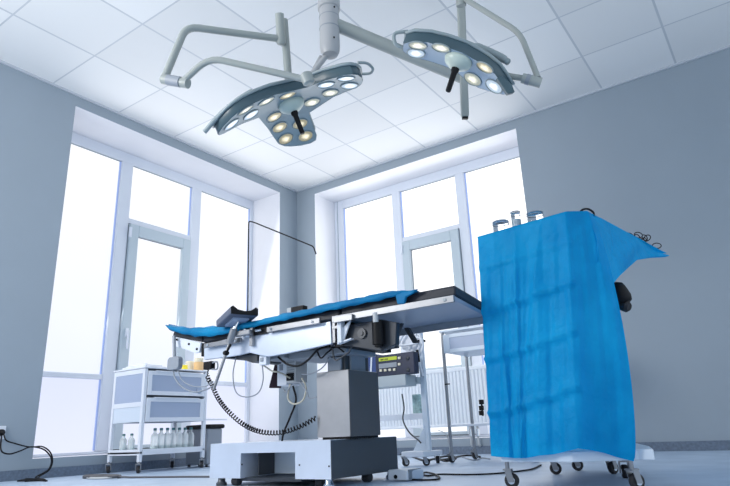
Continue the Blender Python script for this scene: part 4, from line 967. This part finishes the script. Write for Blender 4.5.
    for s, a_, b_ in rows:
        gc.append([bm.verts.new(a_.lerp(b_, j/10) + E1*(.010*math.sin(j/10*PI)*math.sin(s*2.2+j*.3) + .012*math.sin(j/10*PI))) for j in range(11)])
    for a_, b_ in zip(gc, gc[1:]):
        for j in range(10): bm.faces.new([a_[j], b_[j], b_[j+1], a_[j+1]])
    fl = obj('side_flap', bm, DRAPE, o, smooth='all')
    tag(o, 'tall bright blue creased drape covering the instrument trolley, right of the operating table', 'drape')
drape()

# glass jars on the draped trolley
zt = .982
def jar(px, py, v, r, h, label, full=0):
    b_ = kp(px, py, v); b_ = V((b_.x, b_.y, zt))
    j_ = thing('glass_jar', label, 'jar', b_)
    bm = NB(); lathe(bm, b_, (0, 0, 1), [(r*.92, 0), (r, .004), (r, h*.72), (r*.9, h*.8), (r*.9, h*.86)], 20); obj('body', bm, GLASSM, j_, smooth=True)
    bm = NB(); tr_ = [b_+V((r*.95*math.cos(2*PI*k/24), r*.95*math.sin(2*PI*k/24), h*.9)) for k in range(25)]; tube(bm, tr_, .0028, 6, False)
    tr_ = [b_+V((r*math.cos(2*PI*k/24), r*math.sin(2*PI*k/24), h*.76)) for k in range(25)]; tube(bm, tr_, .0016, 6, False); obj('rim', bm, GREYP, j_, smooth='all')
    if full:
        bm = NB(); lathe(bm, b_+V((0, 0, .003)), (0, 0, 1), [(r*.9, 0), (r*.9, h*full), (r*.1, h*full+.001)], 18); obj('liquid', bm, mat('grey_liquid', (.42, .5, .55), .3, alpha=1), j_, smooth=True)
jar(502, 236, .06, .033, .058, 'wide low glass jar at the left end of the draped trolley')
jar(517.3, 230, .07, .019, .088, 'narrow upright glass tube half full of liquid beside the low jar', .5)
jar(536, 224, .09, .032, .066, 'faint clear glass bowl right of the narrow tube on the drape')
# black ring handle and scissors
bm = NB(); tube(bm, spline([A(579, 213, 2, .98), A(583, 209.5, 2, .995), A(588, 209, 2, 1.0), A(593, 212, 2, .99), A(594, 215, 2, .98)], 6), .004, 8); tag(obj('handle_ring', bm, BLACK, smooth='all'), 'thin black wire arch standing on the near corner of the blue drape', 'wire')
def scissors(px, py, ang, label):
    c_ = A(px, py, 2, 1.0)
    c_.z = .998
    s_ = thing('scissors', label, 'scissors', c_, 'dark instrument handles on the drape')
    e_ = V((math.cos(ang), math.sin(ang), .0)); f_ = V((-e_.y, e_.x, 0)); up_ = V((0, 0, 1))
    for sg in (-1, 1):
        rc = c_ + e_*.02*sg
        bm = NB(); tube(bm, [rc + (e_*math.cos(2*PI*k/16)*.019 + up_*math.sin(2*PI*k/16)*.013 + f_*.006*math.cos(2*PI*k/16)) for k in range(17)], .0022, 6, False); obj('finger_ring', bm, BLACK, s_, smooth='all')
        bm = NB(); tube(bm, [rc - e_*.012*sg + up_*-.008, c_ - E1*.085 + E2*.05*sg*math.cos(ang) + V((0, 0, -.012))], .0022, 6); obj('shank', bm, DKSTEEL, s_, smooth='all')
scissors(633.5, 235, .5, 'dark scissors standing leftmost in the instruments at the right end of the drape')
scissors(641, 237, .9, 'dark scissors in the middle of the instruments at the right end of the drape')
scissors(645, 239, 2.2, 'dark scissors highest and rightmost among the upper instruments on the drape')
scissors(652, 246, .2, 'dark scissors lying low nearest the pointed corner of the drape')

# ------------------------------------------------------------------ light
w = bpy.data.worlds.new('world'); C.world = w; w.use_nodes = True
bg = w.node_tree.nodes['Background']; bg.inputs[0].default_value = (.77, .89, 1, 1); bg.inputs[1].default_value = .86
_tc = w.node_tree.nodes.new('ShaderNodeTexCoord'); _sx = w.node_tree.nodes.new('ShaderNodeSeparateXYZ'); _mr = w.node_tree.nodes.new('ShaderNodeMapRange')
w.node_tree.links.new(_tc.outputs['Generated'], _sx.inputs[0]); w.node_tree.links.new(_sx.outputs['X'], _mr.inputs['Value'])
_mr.inputs['From Min'].default_value = -1; _mr.inputs['To Min'].default_value = .45; _mr.inputs['To Max'].default_value = 1.35
w.node_tree.links.new(_mr.outputs[0], bg.inputs[1])
def area(nm, loc, rot, sx, sy, e, col):
    l = bpy.data.lights.new(nm, 'AREA'); l.shape = 'RECTANGLE'; l.size = sx; l.size_y = sy; l.energy = e; l.color = col
    o = bpy.data.objects.new(nm, l); COL.objects.link(o); o.location = loc; o.rotation_euler = rot; return o
area('window_light_left', (-.36, -1.55, 1.55), (0, -PI/2+math.radians(16), 0), 2.6, 2.3, 32, (1, .985, .96))
area('window_light_back', (1.55, .33, 1.55), (-PI/2+math.radians(4), 0, 0), 2.2, 2.6, 21, (1, .985, .96))
area('fill_light', (.9, -5.6, 2.1), (math.radians(66), 0, math.radians(-30)), 1.2, 1.2, 95, (1, .98, .95))  # added fill lamp, unseen, left of the camera; brightens table and drape fronts
C.view_settings.view_transform = 'Standard'
C.view_settings.look = 'None'
C.view_settings.exposure = -0.1
